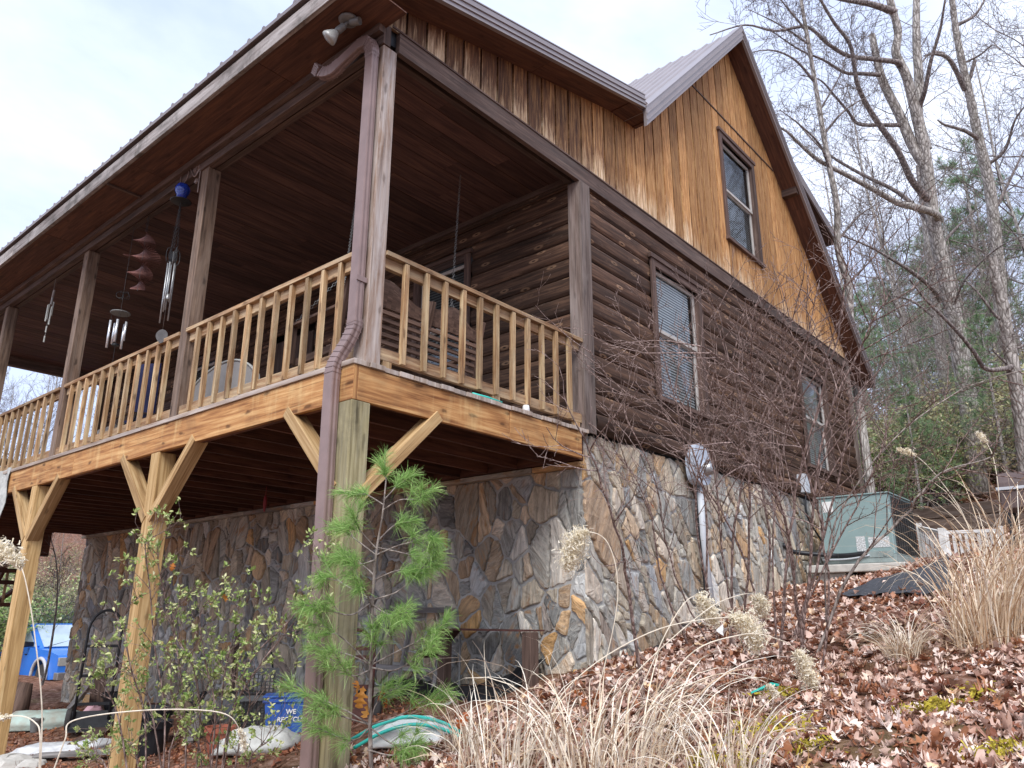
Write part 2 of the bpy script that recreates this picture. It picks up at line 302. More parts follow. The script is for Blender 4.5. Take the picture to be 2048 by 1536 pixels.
class B:
    """collects polygons with uv and a random value per piece"""
    def __init__(s): s.v=[];s.f=[];s.uv=[];s.r=[];s.off=0
    def poly(s,pts,uvs=None,r=.5):
        k=len(s.v); s.v+= [tuple(map(float,p)) for p in pts]; s.f.append(tuple(range(k,k+len(pts))))
        s.uv+= uvs if uvs else [(p[0]+p[1],p[2]) for p in pts]; s.r.append(r)
    def hexa(s,c,r=None,uo=None,la=None):
        """8 corners: bottom ring 0-3, top ring 4-7 (along axis 0->4)"""
        r=random.random() if r is None else r; uo=random.random()*40 if uo is None else uo; vo=random.random()*40
        c=[np.array(p,float) for p in c]; L=np.linalg.norm(c[4]-c[0]); k=len(s.v)
        s.v+=[tuple(p) for p in c]
        a=[0]; 
        for i in range(4): a.append(a[-1]+np.linalg.norm(c[(i+1)%4]-c[i]))
        for i in range(4):
            j=(i+1)%4; s.f.append((k+i,k+j,k+4+j,k+4+i)); s.r.append(r)
            s.uv+=[(uo,vo+a[i]),(uo,vo+a[i+1]),(uo+L,vo+a[i+1]),(uo+L,vo+a[i])]
        w,h=np.linalg.norm(c[1]-c[0]),np.linalg.norm(c[3]-c[0])
        for idx in ((3,2,1,0),(4,5,6,7)):
            s.f.append(tuple(k+i for i in idx)); s.r.append(r); s.uv+=[(uo,vo),(uo+w*.15,vo),(uo+w*.15,vo+h),(uo,vo+h)]
    def box(s,x0,x1,y0,y1,z0,z1,ax=None,r=None):
        d=(x1-x0,y1-y0,z1-z0); ax=int(np.argmax(d)) if ax is None else ax
        X,Y,Z=(x0,x1),(y0,y1),(z0,z1)
        if ax==0: ring=lambda t:[(X[t],Y[0],Z[0]),(X[t],Y[1],Z[0]),(X[t],Y[1],Z[1]),(X[t],Y[0],Z[1])]
        elif ax==1: ring=lambda t:[(X[0],Y[t],Z[0]),(X[0],Y[t],Z[1]),(X[1],Y[t],Z[1]),(X[1],Y[t],Z[0])]
        else: ring=lambda t:[(X[0],Y[0],Z[t]),(X[1],Y[0],Z[t]),(X[1],Y[1],Z[t]),(X[0],Y[1],Z[t])]
        s.hexa(ring(0)+ring(1),r)
    def bar(s,p0,p1,w,h,up=(0,0,1),r=None):
        p0=np.array(p0,float);p1=np.array(p1,float); d=p1-p0; d/=np.linalg.norm(d)
        a=np.cross(d,up); a/=np.linalg.norm(a); b=np.cross(a,d)
        ring=lambda p:[p-a*w/2-b*h/2,p+a*w/2-b*h/2,p+a*w/2+b*h/2,p-a*w/2+b*h/2]
        s.hexa(ring(p0)+ring(p1),r)
    def tube(s,pts,rad,n=8,r=None,cap=True,sq=None):
        pts=np.array(pts,float); m=len(pts); rad=np.full(m,rad) if np.isscalar(rad) else np.array(rad)
        r=random.random() if r is None else r
        t=np.gradient(pts,axis=0); t/=np.linalg.norm(t,axis=1)[:,None]+1e-12
        ref=np.array([0,0,1.]) if abs(t[0][2])<.9 else np.array([1.,0,0]); a=np.cross(t[0],ref); a/=np.linalg.norm(a)
        k=len(s.v); L=0
        ls=[0]
        for i in range(m):
            a=a-t[i]*(a@t[i]); a/=np.linalg.norm(a)+1e-12; b=np.cross(t[i],a)
            for j in range(n):
                q=2*math.pi*j/n
                if sq: # rounded-rectangle section
                    cx,cy=math.cos(q),math.sin(q); e=.45
                    X=math.copysign(abs(cx)**e,cx)*sq[0]; Y=math.copysign(abs(cy)**e,cy)*sq[1]
                    s.v.append(tuple(pts[i]+a*X+b*Y))
                else: s.v.append(tuple(pts[i]+rad[i]*(a*math.cos(q)+b*math.sin(q))))
            if i: ls.append(ls[-1]+np.linalg.norm(pts[i]-pts[i-1]))
        for i in range(m-1):
            for j in range(n):
                j2=(j+1)%n; s.f.append((k+i*n+j,k+i*n+j2,k+(i+1)*n+j2,k+(i+1)*n+j)); s.r.append(r)
                w=2*math.pi*rad[0]/n; s.uv+=[(ls[i],j*w),(ls[i],(j+1)*w),(ls[i+1],(j+1)*w),(ls[i+1],j*w)]
        if cap and n>3:
            s.f.append(tuple(k+j for j in range(n-1,-1,-1))); s.r.append(r); s.uv+=[(0,0)]*n
            s.f.append(tuple(k+(m-1)*n+j for j in range(n))); s.r.append(r); s.uv+=[(0,0)]*n
    def lathe(s,c,prof,n=20,axis=(0,0,1),r=.5,a0=0,a1=2*math.pi):
        c=np.array(c,float); ax=np.array(axis,float); ax/=np.linalg.norm(ax)
        ref=np.array([0,0,1.]) if abs(ax[2])<.9 else np.array([1.,0,0]); a=np.cross(ax,ref); a/=np.linalg.norm(a); b=np.cross(ax,a)
        k=len(s.v)
        for (rr,h) in prof:
            for j in range(n):
                q=2*math.pi*j/n; s.v.append(tuple(c+ax*h+rr*(a*math.cos(q)+b*math.sin(q))))
        for i in range(len(prof)-1):
            for j in range(n):
                j2=(j+1)%n; s.f.append((k+i*n+j,k+i*n+j2,k+(i+1)*n+j2,k+(i+1)*n+j)); s.r.append(r); s.uv+=[(j/n,i*.1),((j+1)/n,i*.1),((j+1)/n,i*.1+.1),(j/n,i*.1+.1)]
        s.f.append(tuple(k+j for j in range(n-1,-1,-1))); s.r.append(r); s.uv+=[(0,0)]*n
        q=len(prof)-1; s.f.append(tuple(k+q*n+j for j in range(n))); s.r.append(r); s.uv+=[(0,0)]*n
    def build(s,name,mat,parent=None,smooth=False,bevel=0.,label=None):
        me=bpy.data.meshes.new(name); me.from_pydata(s.v,[],s.f)
        uvl=me.uv_layers.new(name='UVMap'); uvl.data.foreach_set('uv',np.array(s.uv,dtype=np.float32).ravel())
        at_=me.attributes.new('rnd','FLOAT','FACE'); at_.data.foreach_set('value',np.array(s.r,dtype=np.float32))
        me.materials.append(M[mat] if isinstance(mat,str) else mat)
        if smooth: me.polygons.foreach_set('use_smooth',[True]*len(me.polygons))
        me.update(); o=bpy.data.objects.new(name,me); link(o,parent)
        if bevel:
            bv=o.modifiers.new('bevel','BEVEL'); bv.width=bevel; bv.segments=2; bv.limit_method='ANGLE'; bv.angle_limit=R(40)
        if label: o['label']=label
        return o
def npmesh(name,V,F,rnd,mat,parent=None,smooth=False):
    """V (n,3); F (m,k) all the same size; rnd (m,)"""
    me=bpy.data.meshes.new(name); n=len(V); m,k=F.shape
    me.vertices.add(n); me.vertices.foreach_set('co',V.astype(np.float32).ravel())
    me.loops.add(m*k); me.loops.foreach_set('vertex_index',F.astype(np.int32).ravel())
    me.polygons.add(m); me.polygons.foreach_set('loop_start',np.arange(0,m*k,k,dtype=np.int32))
    a=me.attributes.new('rnd','FLOAT','FACE'); a.data.foreach_set('value',rnd.astype(np.float32))
    me.materials.append(M[mat]); 
    if smooth: me.polygons.foreach_set('use_smooth',np.ones(m,bool))
    me.update(calc_edges=True); me.validate()
    o=bpy.data.objects.new(name,me); return link(o,parent)
def dup(root,loc,rz=0.,scale=1.,label=None,group=None):
    r=root.copy(); COL.objects.link(r); r.location=Vector([float(v) for v in loc]); r.rotation_euler=(0,0,rz); r.scale=(scale,)*3
    if label: r['label']=label
    if group: r['group']=group
    for ch in list(root.children):
        c=ch.copy(); COL.objects.link(c); c.parent=r; c.matrix_parent_inverse=ch.matrix_parent_inverse.copy()
        for g_ in ch.children:
            d=g_.copy(); COL.objects.link(d); d.parent=c; d.matrix_parent_inverse=g_.matrix_parent_inverse.copy()
    return r
def bez(p,n=12):
    """smooth curve through the points (Catmull-Rom)"""
    p=[np.array(q,float) for q in p]; p=[2*p[0]-p[1]]+p+[2*p[-1]-p[-2]]; out=[]
    for i in range(1,len(p)-2):
        for t in np.linspace(0,1,n,endpoint=False):
            a,b,c,d=p[i-1],p[i],p[i+1],p[i+2]
            out.append(.5*((2*b)+(-a+c)*t+(2*a-5*b+4*c-d)*t*t+(-a+3*b-3*c+d)*t**3))
    out.append(p[-2]); return np.array(out)
# ================================================================ GROUND
def terrain():
    xs=np.concatenate([np.arange(-60,-8,4),np.arange(-8,14,.16),np.arange(14,40,1.),np.arange(40,161,8)])
    ys=np.concatenate([np.arange(-70,-8,4),np.arange(-8,14,.16),np.arange(14,40,1.),np.arange(40,161,8)])
    X,Y=np.meshgrid(xs,ys,indexing='ij'); Z=ground(X,Y)
    near=(np.abs(X-3)<12)&(np.abs(Y-3)<12)
    Z=Z+near*(rng.normal(0,.012,Z.shape))
    V=np.stack([X,Y,Z],-1).reshape(-1,3); a,b=X.shape
    i,j=np.meshgrid(np.arange(a-1),np.arange(b-1),indexing='ij'); k=(i*b+j).ravel()
    F=np.stack([k,k+b,k+b+1,k+1],1)
    o=npmesh('ground',V,F,np.full(len(F),.5),'ground',smooth=True); o['kind']='structure'
terrain()
# ================================================================ HOUSE
P=2.717; YE=11.55; XE=11.42; HB=2.73; XA=7.0; ZA=7.49
S=[0.,2.752,5.70,8.577,11.41]
house=T('log_house','brown log house with raised covered porch, stone foundation and steep gable roof','house',(P,.02,-2.4))
def zporch(x): return 3.02+.252*(x+.45)      # underside of the porch roof
def zunder(x):
    if x<3.96: return zporch(min(x,3.68))
    if x<XA: return min(ZA-.25-(XA-x)*1.033,99)
    return ZA-.25-(x-XA)*.953
# ---- gable siding
WIN=[('ground floor window nearer the porch',4.15,5.36,.64,2.38),('ground floor window at the far end',8.74,9.96,.54,2.21)]
UW=(6.40,7.66,3.53,5.36)
def siding():
    b=B(); bw=.2312; x=-.0; i=0; low=[]
    b2=B()
    segl=[]
    while x<XE-.01:
        x1=min(x+bw,XE); cur=[(x+.0125,x1-.0125)]
        for e_ in (UW[0]+.05,UW[1]-.05):
            cur=[q for (p0,p1) in cur for q in ((p0,min(p1,e_)),(max(p0,e_),p1)) if q[1]-q[0]>.004]
        rb=random.random(); segl+=[(p0,p1,rb) for p0,p1 in cur]; x=x1
    for (xa,xb,rb) in segl:
        ta,tb=zunder(xa)+.02,zunder(xb)+.02
        if xa<XA<xb: tb=ta=max(ta,tb)
        r=random.random(); split=5.70
        parts=[]
        def seg(z0,za,zb): parts.append((z0,za,zb))
        if min(ta,tb)>split+.05: parts=[(2.935,split-.012,split-.012),(split+.012,ta,tb)]
        else: parts=[(2.935,ta,tb)]
        if xb>UW[0]+.06 and xa<UW[1]-.06: parts=[(2.935,3.60,3.60),(5.30,split-.012,split-.012)]+parts[1:]
        for (z0,za,zb) in parts:
            rr=rb
            if za-z0<.02 and zb-z0<.02: continue
            yo=random.uniform(-.0015,.0015); yf,yb=.0+yo,.022
            uo=random.random()*50; vo=random.random()*50
            c=[(xa,yf,z0),(xb,yf,z0),(xb,yf,zb),(xa,yf,za)]
            b.poly(c,[(uo+p[2],vo+p[0]) for p in c],rr)
            ch=.006
            for q0,q1 in (((xa,z0,za),(-1)),((xb,z0,zb),(1))):
                xx,zz0,zz1=q0; c=[(xx,yf,zz0),(xx,yb,zz0),(xx,yb,zz1),(xx,yf,zz1)]
                if q1<0: c=c[::-1]
                b.poly([(p[0],p[1],p[2]) for p in c][::-1],[(uo+p[2],vo+.3) for p in c],rr)
            b.poly([(xa,yf,z0),(xa,yb,z0),(xb,yb,z0),(xb,yf,z0)],[(uo,vo)]*4,rr)
    o=b.build('gable_siding','gable',house)
    # backing behind the boards, in columns; black puts groove shade into its colour
    x=0.
    while x<XE:
        x1=min(x+.5,XE)
        for e_ in (UW[0]+.06,UW[1]-.06):
            if x<e_-1e-4<x1: x1=e_
        if x<XA<x1: x1=XA
        c0=[(x,.03,2.8),(x1,.03,2.8),(x1,.03,zunder(x1-1e-3)+.01),(x,.03,zunder(x)+.01)]
        if x>=UW[0]+.05 and x1<=UW[1]-.05:
            b2.poly([(x,.03,2.8),(x1,.03,2.8),(x1,.03,3.6),(x,.03,3.6)]); b2.poly([(x,.03,5.3),(x1,.03,5.3),c0[2],c0[3]])
        else: b2.poly(c0)
        x=x1
    b2.build('sheathing','black',house)
    d=B(); d.box(XA-(ZA-.25-5.7)/1.033+.02,XA+(ZA-.25-5.7)/.953-.02,-.012,.02,5.688,5.712,0); d.build('drip_strip','trim',house)
siding()
# ---- log courses
def logs():
    LW=.2075
    def course(b,axis,c0,c1,z0,z1,pos,out,rr,full):
        """one rounded course from c0 to c1 along axis (0: x, wall facing -y; 1: y, wall facing -x)"""
        n=7; prof=[]
        for k in range(n+1):
            t=k/n; z=z0+.006+(z1-z0-.012)*t; bul=math.sin(math.pi*t)**.42*out
            prof.append((bul,z))
        prof=[(-.02,z0)]+prof+[(-.02,z1)]
        uo=random.random()*60; vo=random.random()*60; step=max(1,int((c1-c0)/1.2)); cs=np.linspace(c0,c1,step+1)
        for i in range(step):
            for k in range(len(prof)-1):
                (b0,za),(b1,zb)=prof[k],prof[k+1]; u0,u1=cs[i],cs[i+1]
                if axis==0: pts=[(u0,pos-b0,za),(u1,pos-b0,za),(u1,pos-b1,zb),(u0,pos-b1,zb)]
                else: pts=[(pos-b0,u1,za),(pos-b0,u0,za),(pos-b1,u0,zb),(pos-b1,u1,zb)]
                uv=[(uo+u0,vo+k*.035),(uo+u1,vo+k*.035),(uo+u1,vo+(k+1)*.035),(uo+u0,vo+(k+1)*.035)]
                if axis==1: uv=[uv[1],uv[0],uv[3],uv[2]]
                b.poly(pts,uv,rr)
    b=B(); z=.02; i=0
    # side wall
    while z<2.85:
        z1=min(z+LW,2.9); cuts=[(w[1]-.0,w[2]+.0) for w in WIN if not (z1<=w[3]+.02 or z>=w[4]-.02)]
        segs=[]; c=2.86
        for a_,b_ in sorted(cuts): segs.append((c,a_)); c=b_
        segs.append((c,XE-.10))
        out=.022 if z>.1 else .075
        for w in WIN:
            if z<w[3]-.09<z1 and z1>w[3]+.02: course(b,0,w[1],w[2],z,w[3]-.01,.03,out,random.random(),0)
            if z<w[4]+.05<z1 and z<w[4]-.02: course(b,0,w[1],w[2],w[4]+.02,z1,.03,out,random.random(),0)
        for (a_,b_) in segs:
            r=random.random()
            # butt joints
            js=[a_]+sorted(random.uniform(a_+1,b_-1) for _ in range(1 if b_-a_>4 else 0))+[b_]
            for j in range(len(js)-1): course(b,0,js[j]+.002,js[j+1]-.002,z,z1,.03,out,random.random(),0)
        z+=LW
    o=b.build('side_log_wall','log',house,smooth=False)
    # porch wall
    b=B(); z=.02
    while z<2.80:
        z1=min(z+LW,2.82); cuts=[(a,b_) for (a,b_,za,zb) in PW if not (z1<=za+.02 or z>=zb-.02)]
        c=.14
        for a_,b_ in sorted(cuts)+[(YE,None)]:
            if a_-c>.05: course(b,1,c+.002,a_-.002,z,z1,P+.01,.028,random.random(),0)
            c=b_
        z+=LW
    b.build('porch_log_wall','log',house)
    bk=B(); bk.box(P+.28,XE-.01,.30,YE,0.,2.9); bk.build('wall_core','blindback',house)
PW=[(1.56,2.52,.75,2.40),(4.6,5.6,0.03,2.15),(7.2,8.5,.75,2.40)]
logs()
# ---- corner boards and skirt trims
def trims():
    b=B()
    b.box(P-.03,P-.002,-.01,.135,-.02,HB,2); b.box(P-.03,P+.145,-.03,-.012,-.02,HB,2)
    b.build('corner_board','pil',house,bevel=.003)
    b=B(); b.box(XE-.10,XE,-.03,.06,-.02,2.9,2); b.box(XE,XE+.02,-.03,.15,-.02,2.9,2); b.build('corner_board','pil',house)
trims()
# ---- windows
def window(x0,x1,z0,z1,y,axis,facing_label=None,slats=True,dark=False,sash2=True):
    """axis 0: in the side wall (plane y), axis 1: in the porch wall (plane x=y, extent along y)"""
    def bx(b,a0,a1,d0,d1,za,zb,ax=None):     # d: depth, positive outwards
        if axis==0: b.box(a0,a1,y-d1,y-d0,za,zb,ax)
        else: b.box(y-d1,y-d0,a0,a1,za,zb,ax)
    H_=0; t=.085
    b=B(); bx(b,x0,x0+t,0,.03,z0,z1,2); bx(b,x1-t,x1,0,.03,z0,z1,2); bx(b,x0-.03,x1+.03,0,.045,z1,z1+.055,1 if axis else 0); bx(b,x0+t,x1-t,0,.028,z1-t,z1,1 if axis else 0); bx(b,x0-.02,x1+.02,0,.05,z0-.05,z0,1 if axis else 0)
    # reveals
    for (a0,a1,za,zb) in ((x0+t-.004,x0+t,z0,z1-t),(x1-t,x1-t+.004,z0,z1-t)): bx(b,a0,a1,-.10,0.,za,zb,2)
    fr=b.build('window','trim',house,bevel=.003)
    if facing_label: fr['label']=facing_label
    zm=(z0+z1)/2-.02; s=.042
    for (za,zb,d) in ((zm,z1-t,-.035),(z0,zm+.03,-.06)):
        b=B(); bx(b,x0+t,x0+t+s,d-.03,d,za,zb,2); bx(b,x1-t-s,x1-t,d-.03,d,za,zb,2); bx(b,x0+t+s,x1-t-s,d-.03,d,za,za+s,1 if axis else 0); bx(b,x0+t+s,x1-t-s,d-.03,d,zb-s,zb,1 if axis else 0)
        b.build('sash','sash',fr,bevel=.002)
        g=B(); a0,a1,yy=x0+t+s,x1-t-s,y-d+.016
        g.poly([(a0,yy,za+s),(a1,yy,za+s),(a1,yy,zb-s),(a0,yy,zb-s)] if axis==0 else [(yy,a1,za+s),(yy,a0,za+s),(yy,a0,zb-s),(yy,a1,zb-s)]); g.build('pane','glass',fr)
    b=B(); zz=z0+.02; 
    while zz<z1-t-.03:
        a0,a1=x0+t+.05,x1-t-.05; yd=-.125
        if axis==0: c=[(a0,y+.092,zz),(a1,y+.092,zz),(a1,y+.112,zz+.034),(a0,y+.112,zz+.034)]
        else: c=[(y+.092,a1,zz),(y+.092,a0,zz),(y+.112,a0,zz+.034),(y+.112,a1,zz+.034)]
        b.poly(c); zz+=.036
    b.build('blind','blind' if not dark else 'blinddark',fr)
    b=B(); bx(b,x0+t,x1-t,-.26,-.20,z0,z1-t); b.build('room_back','blindback',fr)
M['sash']=plain('sash_vinyl',(.42,.39,.36),.5,.3,0,.1,8)
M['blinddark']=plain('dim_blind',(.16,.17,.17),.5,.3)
window(4.13,5.38,.66,2.37,.0,0,'lower window nearer the porch, pale closed blinds')
window(8.72,9.98,.56,2.20,.0,0,'lower window at the far end, screened grey panes')
window(6.40,7.66,3.56,5.34,-.002,0,'upper gable window')
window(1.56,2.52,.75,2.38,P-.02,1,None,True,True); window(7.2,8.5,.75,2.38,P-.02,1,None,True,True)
b=B(); b.box(P-.045,P-.02,4.6,5.6,.03,2.15,2); b.build('door','trim',house)
# openings in the wall core: recess volumes are dark, the core sits behind them
# ---- roof
def roof():
    def slab(name,x0,z0,x1,z1,y0,y1,th,mat,parent=house,ribs=True):
        d=np.array([x1-x0,0,z1-z0]); L=np.linalg.norm(d); nrm=np.array([-(z1-z0),0,x1-x0])/L
        b=B(); a=np.array([x0,0,z0]); e=np.array([x1,0,z1])
        ring=lambda p:[p-nrm*th+[0,y0,0],p+[0,y0,0],p+[0,y1,0],p-nrm*th+[0,y1,0]]
        b.hexa(ring(a)+ring(e)); 
        if ribs:
            y=y0+.12
            while y<y1:
                ring2=lambda p:[p+nrm*.001+[0,y-.03,0],p+nrm*.02+[0,y-.012,0],p+nrm*.02+[0,y+.012,0],p+nrm*.001+[0,y+.03,0]]
                b.hexa(ring2(a)+ring2(e)); y+=.229
        return b.build(name,mat,parent)
    xv=3.66; zv=zporch(xv)+.17
    slab('porch_roof',-.52,zporch(-.52)+.10,xv+.05,zv+.05-.015,-.27,YE+.3,.028,'metalroof')
    slab('main_roof',xv+.02,ZA-(XA-xv-.02)*1.033-.02,XA,ZA-.02,-.27,YE+.3,.028,'metalroof')
    slab('main_roof',XA,ZA-.02,12.02,ZA-.02-(12.02-XA)*.953,-.27,YE+.3,.028,'metalroof')
    # rake trims: metal flashing over a board
    def rake(x0,z0,x1,z1,drop):
        b=B(); y0,y1=-.315,-.275; 
        c=lambda x,z:[(x,y0,z-drop),(x,y1,z-drop),(x,y1,z),(x,y0,z)]
        b.hexa(c(x0,z0)+c(x1,z1)); o=b.build('rake_trim','metalroof',house)
        b=B()
        for f_ in (.30,.66): 
            c2=lambda x,z:[(x,y0-.012,z-drop*(f_+.09)),(x,y0,z-drop*(f_+.09)),(x,y0,z-drop*f_),(x,y0-.012,z-drop*f_)]
            b.hexa(c2(x0,z0)+c2(x1,z1))
        c2=lambda x,z:[(x,y0-.006,z+.004),(x,y0+.16,z+.004),(x,y0+.16,z+.016),(x,y0-.006,z+.016)]
        b.hexa(c2(x0,z0)+c2(x1,z1))
        b.build('rake_ridge','metalroof',o)
    rake(-.50,zporch(-.50)+.17,xv+.02,zv,.17)
    rake(xv+.03,ZA-(XA-xv-.03)*1.033,XA,ZA,.25); rake(XA,ZA,12.0,ZA-(12.0-XA)*.953,.25)
    # soffit boards under the rake overhang
    b=B()
    def sof(x0,z0,x1,z1,r): 
        c=lambda x,z:[(x,-.27,z),(x,.0,z),(x,.0,z+.012),(x,-.27,z+.012)]
        b.hexa(c(x0,z0)+c(x1,z1),r)
    sof(-.42,zporch(-.42)+.01,1.9,zporch(1.9)+.01,.6); sof(1.905,zporch(1.905)+.01,xv+.1,zporch(xv+.1)+.01,.75)
    b.hexa([(xv-.25,-.27,zporch(xv-.25)),(xv-.25,.0,zporch(xv-.25)),(xv-.25,.0,zporch(xv-.25)+.2),(xv-.25,-.27,zporch(xv-.25)+.2),(xv+.3,-.27,zporch(xv)+.0),(xv+.3,.0,zporch(xv)+.0),(xv+.3,.0,zporch(xv)+.17),(xv+.3,-.27,zporch(xv)+.17)])
    zz=lambda x: ZA-.235-abs(XA-x)*(1.033 if x<XA else .953)
    sof(xv+.22,zz(xv+.22),5.3,zz(5.3),.5); sof(5.305,zz(5.305),XA,zz(XA),.4); sof(XA,zz(XA),9.2,zz(9.2),.35); sof(9.205,zz(9.205),11.98,zz(11.98),.6)
    b.build('rake_soffit','sof',house)
    b=B(); b.box(8.9,9.02,-.26,-.0,zz(9.0)-.03,zz(8.9)+.0); b.box(11.95,11.99,-.27,-.0,zz(11.98)-.02,zz(11.98)+.19); b.build('rake_cleat','trim',house)
    # front fascia, soffit
    b=B(); y=-.27
    for y1 in (3.4,7.0,YE+.3): b.box(-.49,-.45,y+.002,y1-.002,2.875,3.035,1); y=y1
    b.build('fascia','fascia',house,bevel=.004)
    b=B(); y=-.26
    for y1 in (1.16,3.6,6.0,8.4,YE+.3): b.box(-.45,.005,y+.002,y1-.004,2.885,2.897,1,r=random.random()); y=y1
    b.build('porch_soffit','sof',house)
    b=B()
    for y in (4.15,8.9,): b.box(-.447,-.03,y,y+.035,2.862,2.884,0)
    b.box(-.075,-.022,-.02,YE,2.815,2.884,1); b.build('soffit_batten','beam',house)
    # rear shed dormer whose eave stands out past the steep slope
    x0,x1=XA+.1,12.05; z0=ZA-.06; z1=z0-(x1-x0)*.315; yd=.08
    slab('dormer_roof',x0,z0,x1,z1,yd,9.,.03,'metalroof')
    b=B(); c=lambda x,z:[(x,yd-.03,z-.2),(x,yd+.0,z-.2),(x,yd+.0,z+.012),(x,yd-.03,z+.012)]; b.hexa(c(x0,z0)+c(x1,z1)); b.build('dormer_rake','metalroof',house)
    b=B(); c=lambda x,z:[(x,yd,z-.15),(x,8.9,z-.15),(x,8.9,z-.13),(x,yd,z-.13)]; b.hexa(c(x0+1.5,z0-1.5*.315)+c(x1,z1)); b.box(x1-.03,x1,yd,8.9,z1-.2,z1-.035,1); b.build('dormer_soffit','darkold',house)
    b=B(); pts=[(XA+.3,.5,ZA-.6),(XE-.05,.5,ZA-.6-(XE-.35-XA)*.953),(XE-.05,.5,z0-(XE-.05-x0)*.315-.14),(XA+.3,.5,z0-.2)]
    b.poly(pts); b.box(XE-.08,XE-.04,.5,8.6,2.9,z0-(XE-x0)*.315-.13); b.build('dormer_wall','log',house)
    b=B(); b.box(11.93,12.03,-.25,YE,2.60,2.72,1); b.box(XE+.02,11.93,-.26,YE,2.66,2.675,1); b.build('rear_gutter','spout',house)
roof()
# ---- porch beams, ceiling, posts
def porch():
    b=B(); y=-.012
    for y1 in (3.3,7.3,YE): b.box(-.018,.06,y,y1-.003,HB,2.925,1); y=y1
    b.box(.075,.14,.15,YE,HB+.005,2.9,1); b.build('porch_beam','beam',house,bevel=.003)
    b=B(); b.box(.145,6.4,-.02,.0295,HB,2.93,0); b.box(6.403,XE,-.02,.0295,HB+.03,2.93,0); b.box(.20,P-.03,.075,.13,HB+.005,2.9,0); b.build('gable_beam','beam',house,bevel=.003)
    b=B(); b.box(.06,XE,-.03,-.02,2.925,2.942,0); b.build('beam_cap','trim',house)
    b=B(); b.box(.01,P,YE-.05,YE+.06,HB-.08,2.9,0); b.build('end_beam','beam',house)
    b=B(); y=.15
    while y<YE-.06:
        y1=y+.2255; x=.15; js=[.15]+([random.uniform(.9,2.1)] if random.random()<.5 else [])+[P-.01]
        dz=random.uniform(0,.002)
        for j in range(len(js)-1): b.box(js[j]+.001,js[j+1]-.001,y+.004,y1-.004,2.825+dz,2.845+dz,0)
        y=y1
    b.build('porch_ceiling','ceil',house)
    b=B(); b.box(.14,P,.14,YE,2.85,2.87); b.build('ceiling_backing','beam',house)
    b=B(); b.box(P-.045,P-.01,.14,YE,2.76,2.824,1); b.box(.14,.175,.14,YE,2.80,2.824,1); b.build('ceiling_moulding','beam',house)
    for i,s in enumerate(S):
        b=B(); b.box(0,.14,s,s+.14,.0,HB,2,r=.5+.1*(i%3)); b.build('porch_post','corner_post' if i==0 else 'post',house,bevel=.006,label='bleached pale corner post' if i==0 else None)
    b=B(); b.box(P-.165,P-.031,YE-.15,YE-.0,.0,HB-.08,2); b.build('porch_post','post',house)
    # railings
    def railing(p0,p1,axis,posn,first,n):
        """top rail is the part, bottom rail, blocks and balusters hang from it"""
        def bx(b,a0,a1,c0,c1,z0,z1,ax):
            if axis==1: b.box(c0,c1,a0,a1,z0,z1,ax)
            else: b.box(a0,a1,c0,c1,z0,z1,ax)
        c=posn; b=B(); bx(b,p0,p1,c-.045,c+.055,.897,.935,axis); bx(b,p0+.01,p1-.01,c-.002,c+.038,.81,.896,axis)
        r=b.build('railing','rail',house,bevel=.003)
        b=B(); bx(b,p0+.002,p1-.002,c-.012,c+.028,.072,.162,axis); b.build('bottom_rail','rail',r,bevel=.003)
        for q in (p0+.04,(p0+p1)/2-.02,p1-.12):
            b=B(); bx(b,q,q+.085,c-.01,c+.026,.001,.071,2); b.build('rail_block','bal',r)
        sp=(p1-p0)/(n+1)
        for k in range(n):
            q=p0+sp*(k+1)-.02+random.uniform(-.006,.006); tw=random.uniform(-.004,.004)
            b=B(); c0,c1=c-.002-.04,c-.003
            if axis==1: b.hexa([(c0,q,.075),(c1,q,.075),(c1,q+.04,.075),(c0,q+.04,.075),(c0+tw,q+tw,.892),(c1+tw,q+tw,.892),(c1+tw,q+.04+tw,.892),(c0+tw,q+.04+tw,.892)])
            else: b.hexa([(q,c0,.075),(q+.04,c0,.075),(q+.04,c1,.075),(q,c1,.075),(q+tw,c0,.892),(q+.04+tw,c0,.892),(q+.04+tw,c1,.892),(q+tw,c1,.892)])
            for i_ in range(0): pass
            b.build('baluster','bal',r)
    railing(.14,P-.03,0,.03,0,11)
    for i in range(4): railing(S[i]+.14,S[i+1],1,.03,0,11 if i!=1 else 12)
    railing(.14,P-.17,0,YE-.06,0,11)
    # deck
    b=B(); x=-.13; 
    while x<P-.03:
        x1=x+.1405; e=random.uniform(-.012,.012); js=[-.045+e]+[random.uniform(2.5,4.5),random.uniform(6,8.5)]+[YE+.03]
        for j in range(3): b.box(x+.003,min(x1-.003,P-.01),js[j],js[j+1]-.004,-.038,random.uniform(-.002,.001),1)
        x=x1
    b.build('deck_floor','deckb',house,bevel=.003)
    b=B(); b.box(-.112,-.072,-.03,4.72,-.292,-.040,1,r=.6); b.box(-.112,-.072,4.724,8.3,-.292,-.040,1,r=.35); b.box(-.112,-.072,8.304,YE,-.292,-.040,1,r=.5)
    b.build('rim_beam','rim',house,bevel=.004)
    b=B(); b.box(-.071,1.55,-.03,.008,-.292,-.040,0,r=.3); b.box(1.554,P-.11,-.03,.008,-.292,-.040,0,r=.25); b.build('side_rim_beam','rim',house,bevel=.004)
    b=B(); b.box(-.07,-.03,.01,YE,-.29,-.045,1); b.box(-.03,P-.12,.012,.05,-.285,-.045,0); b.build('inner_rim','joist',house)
    y=.42
    while y<YE-.1:
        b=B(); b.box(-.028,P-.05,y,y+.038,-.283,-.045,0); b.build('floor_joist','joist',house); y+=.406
    b=B(); b.box(P-.05,P+.02,.05,YE,-.285,-.04,1); b.build('ledger','joist',house)
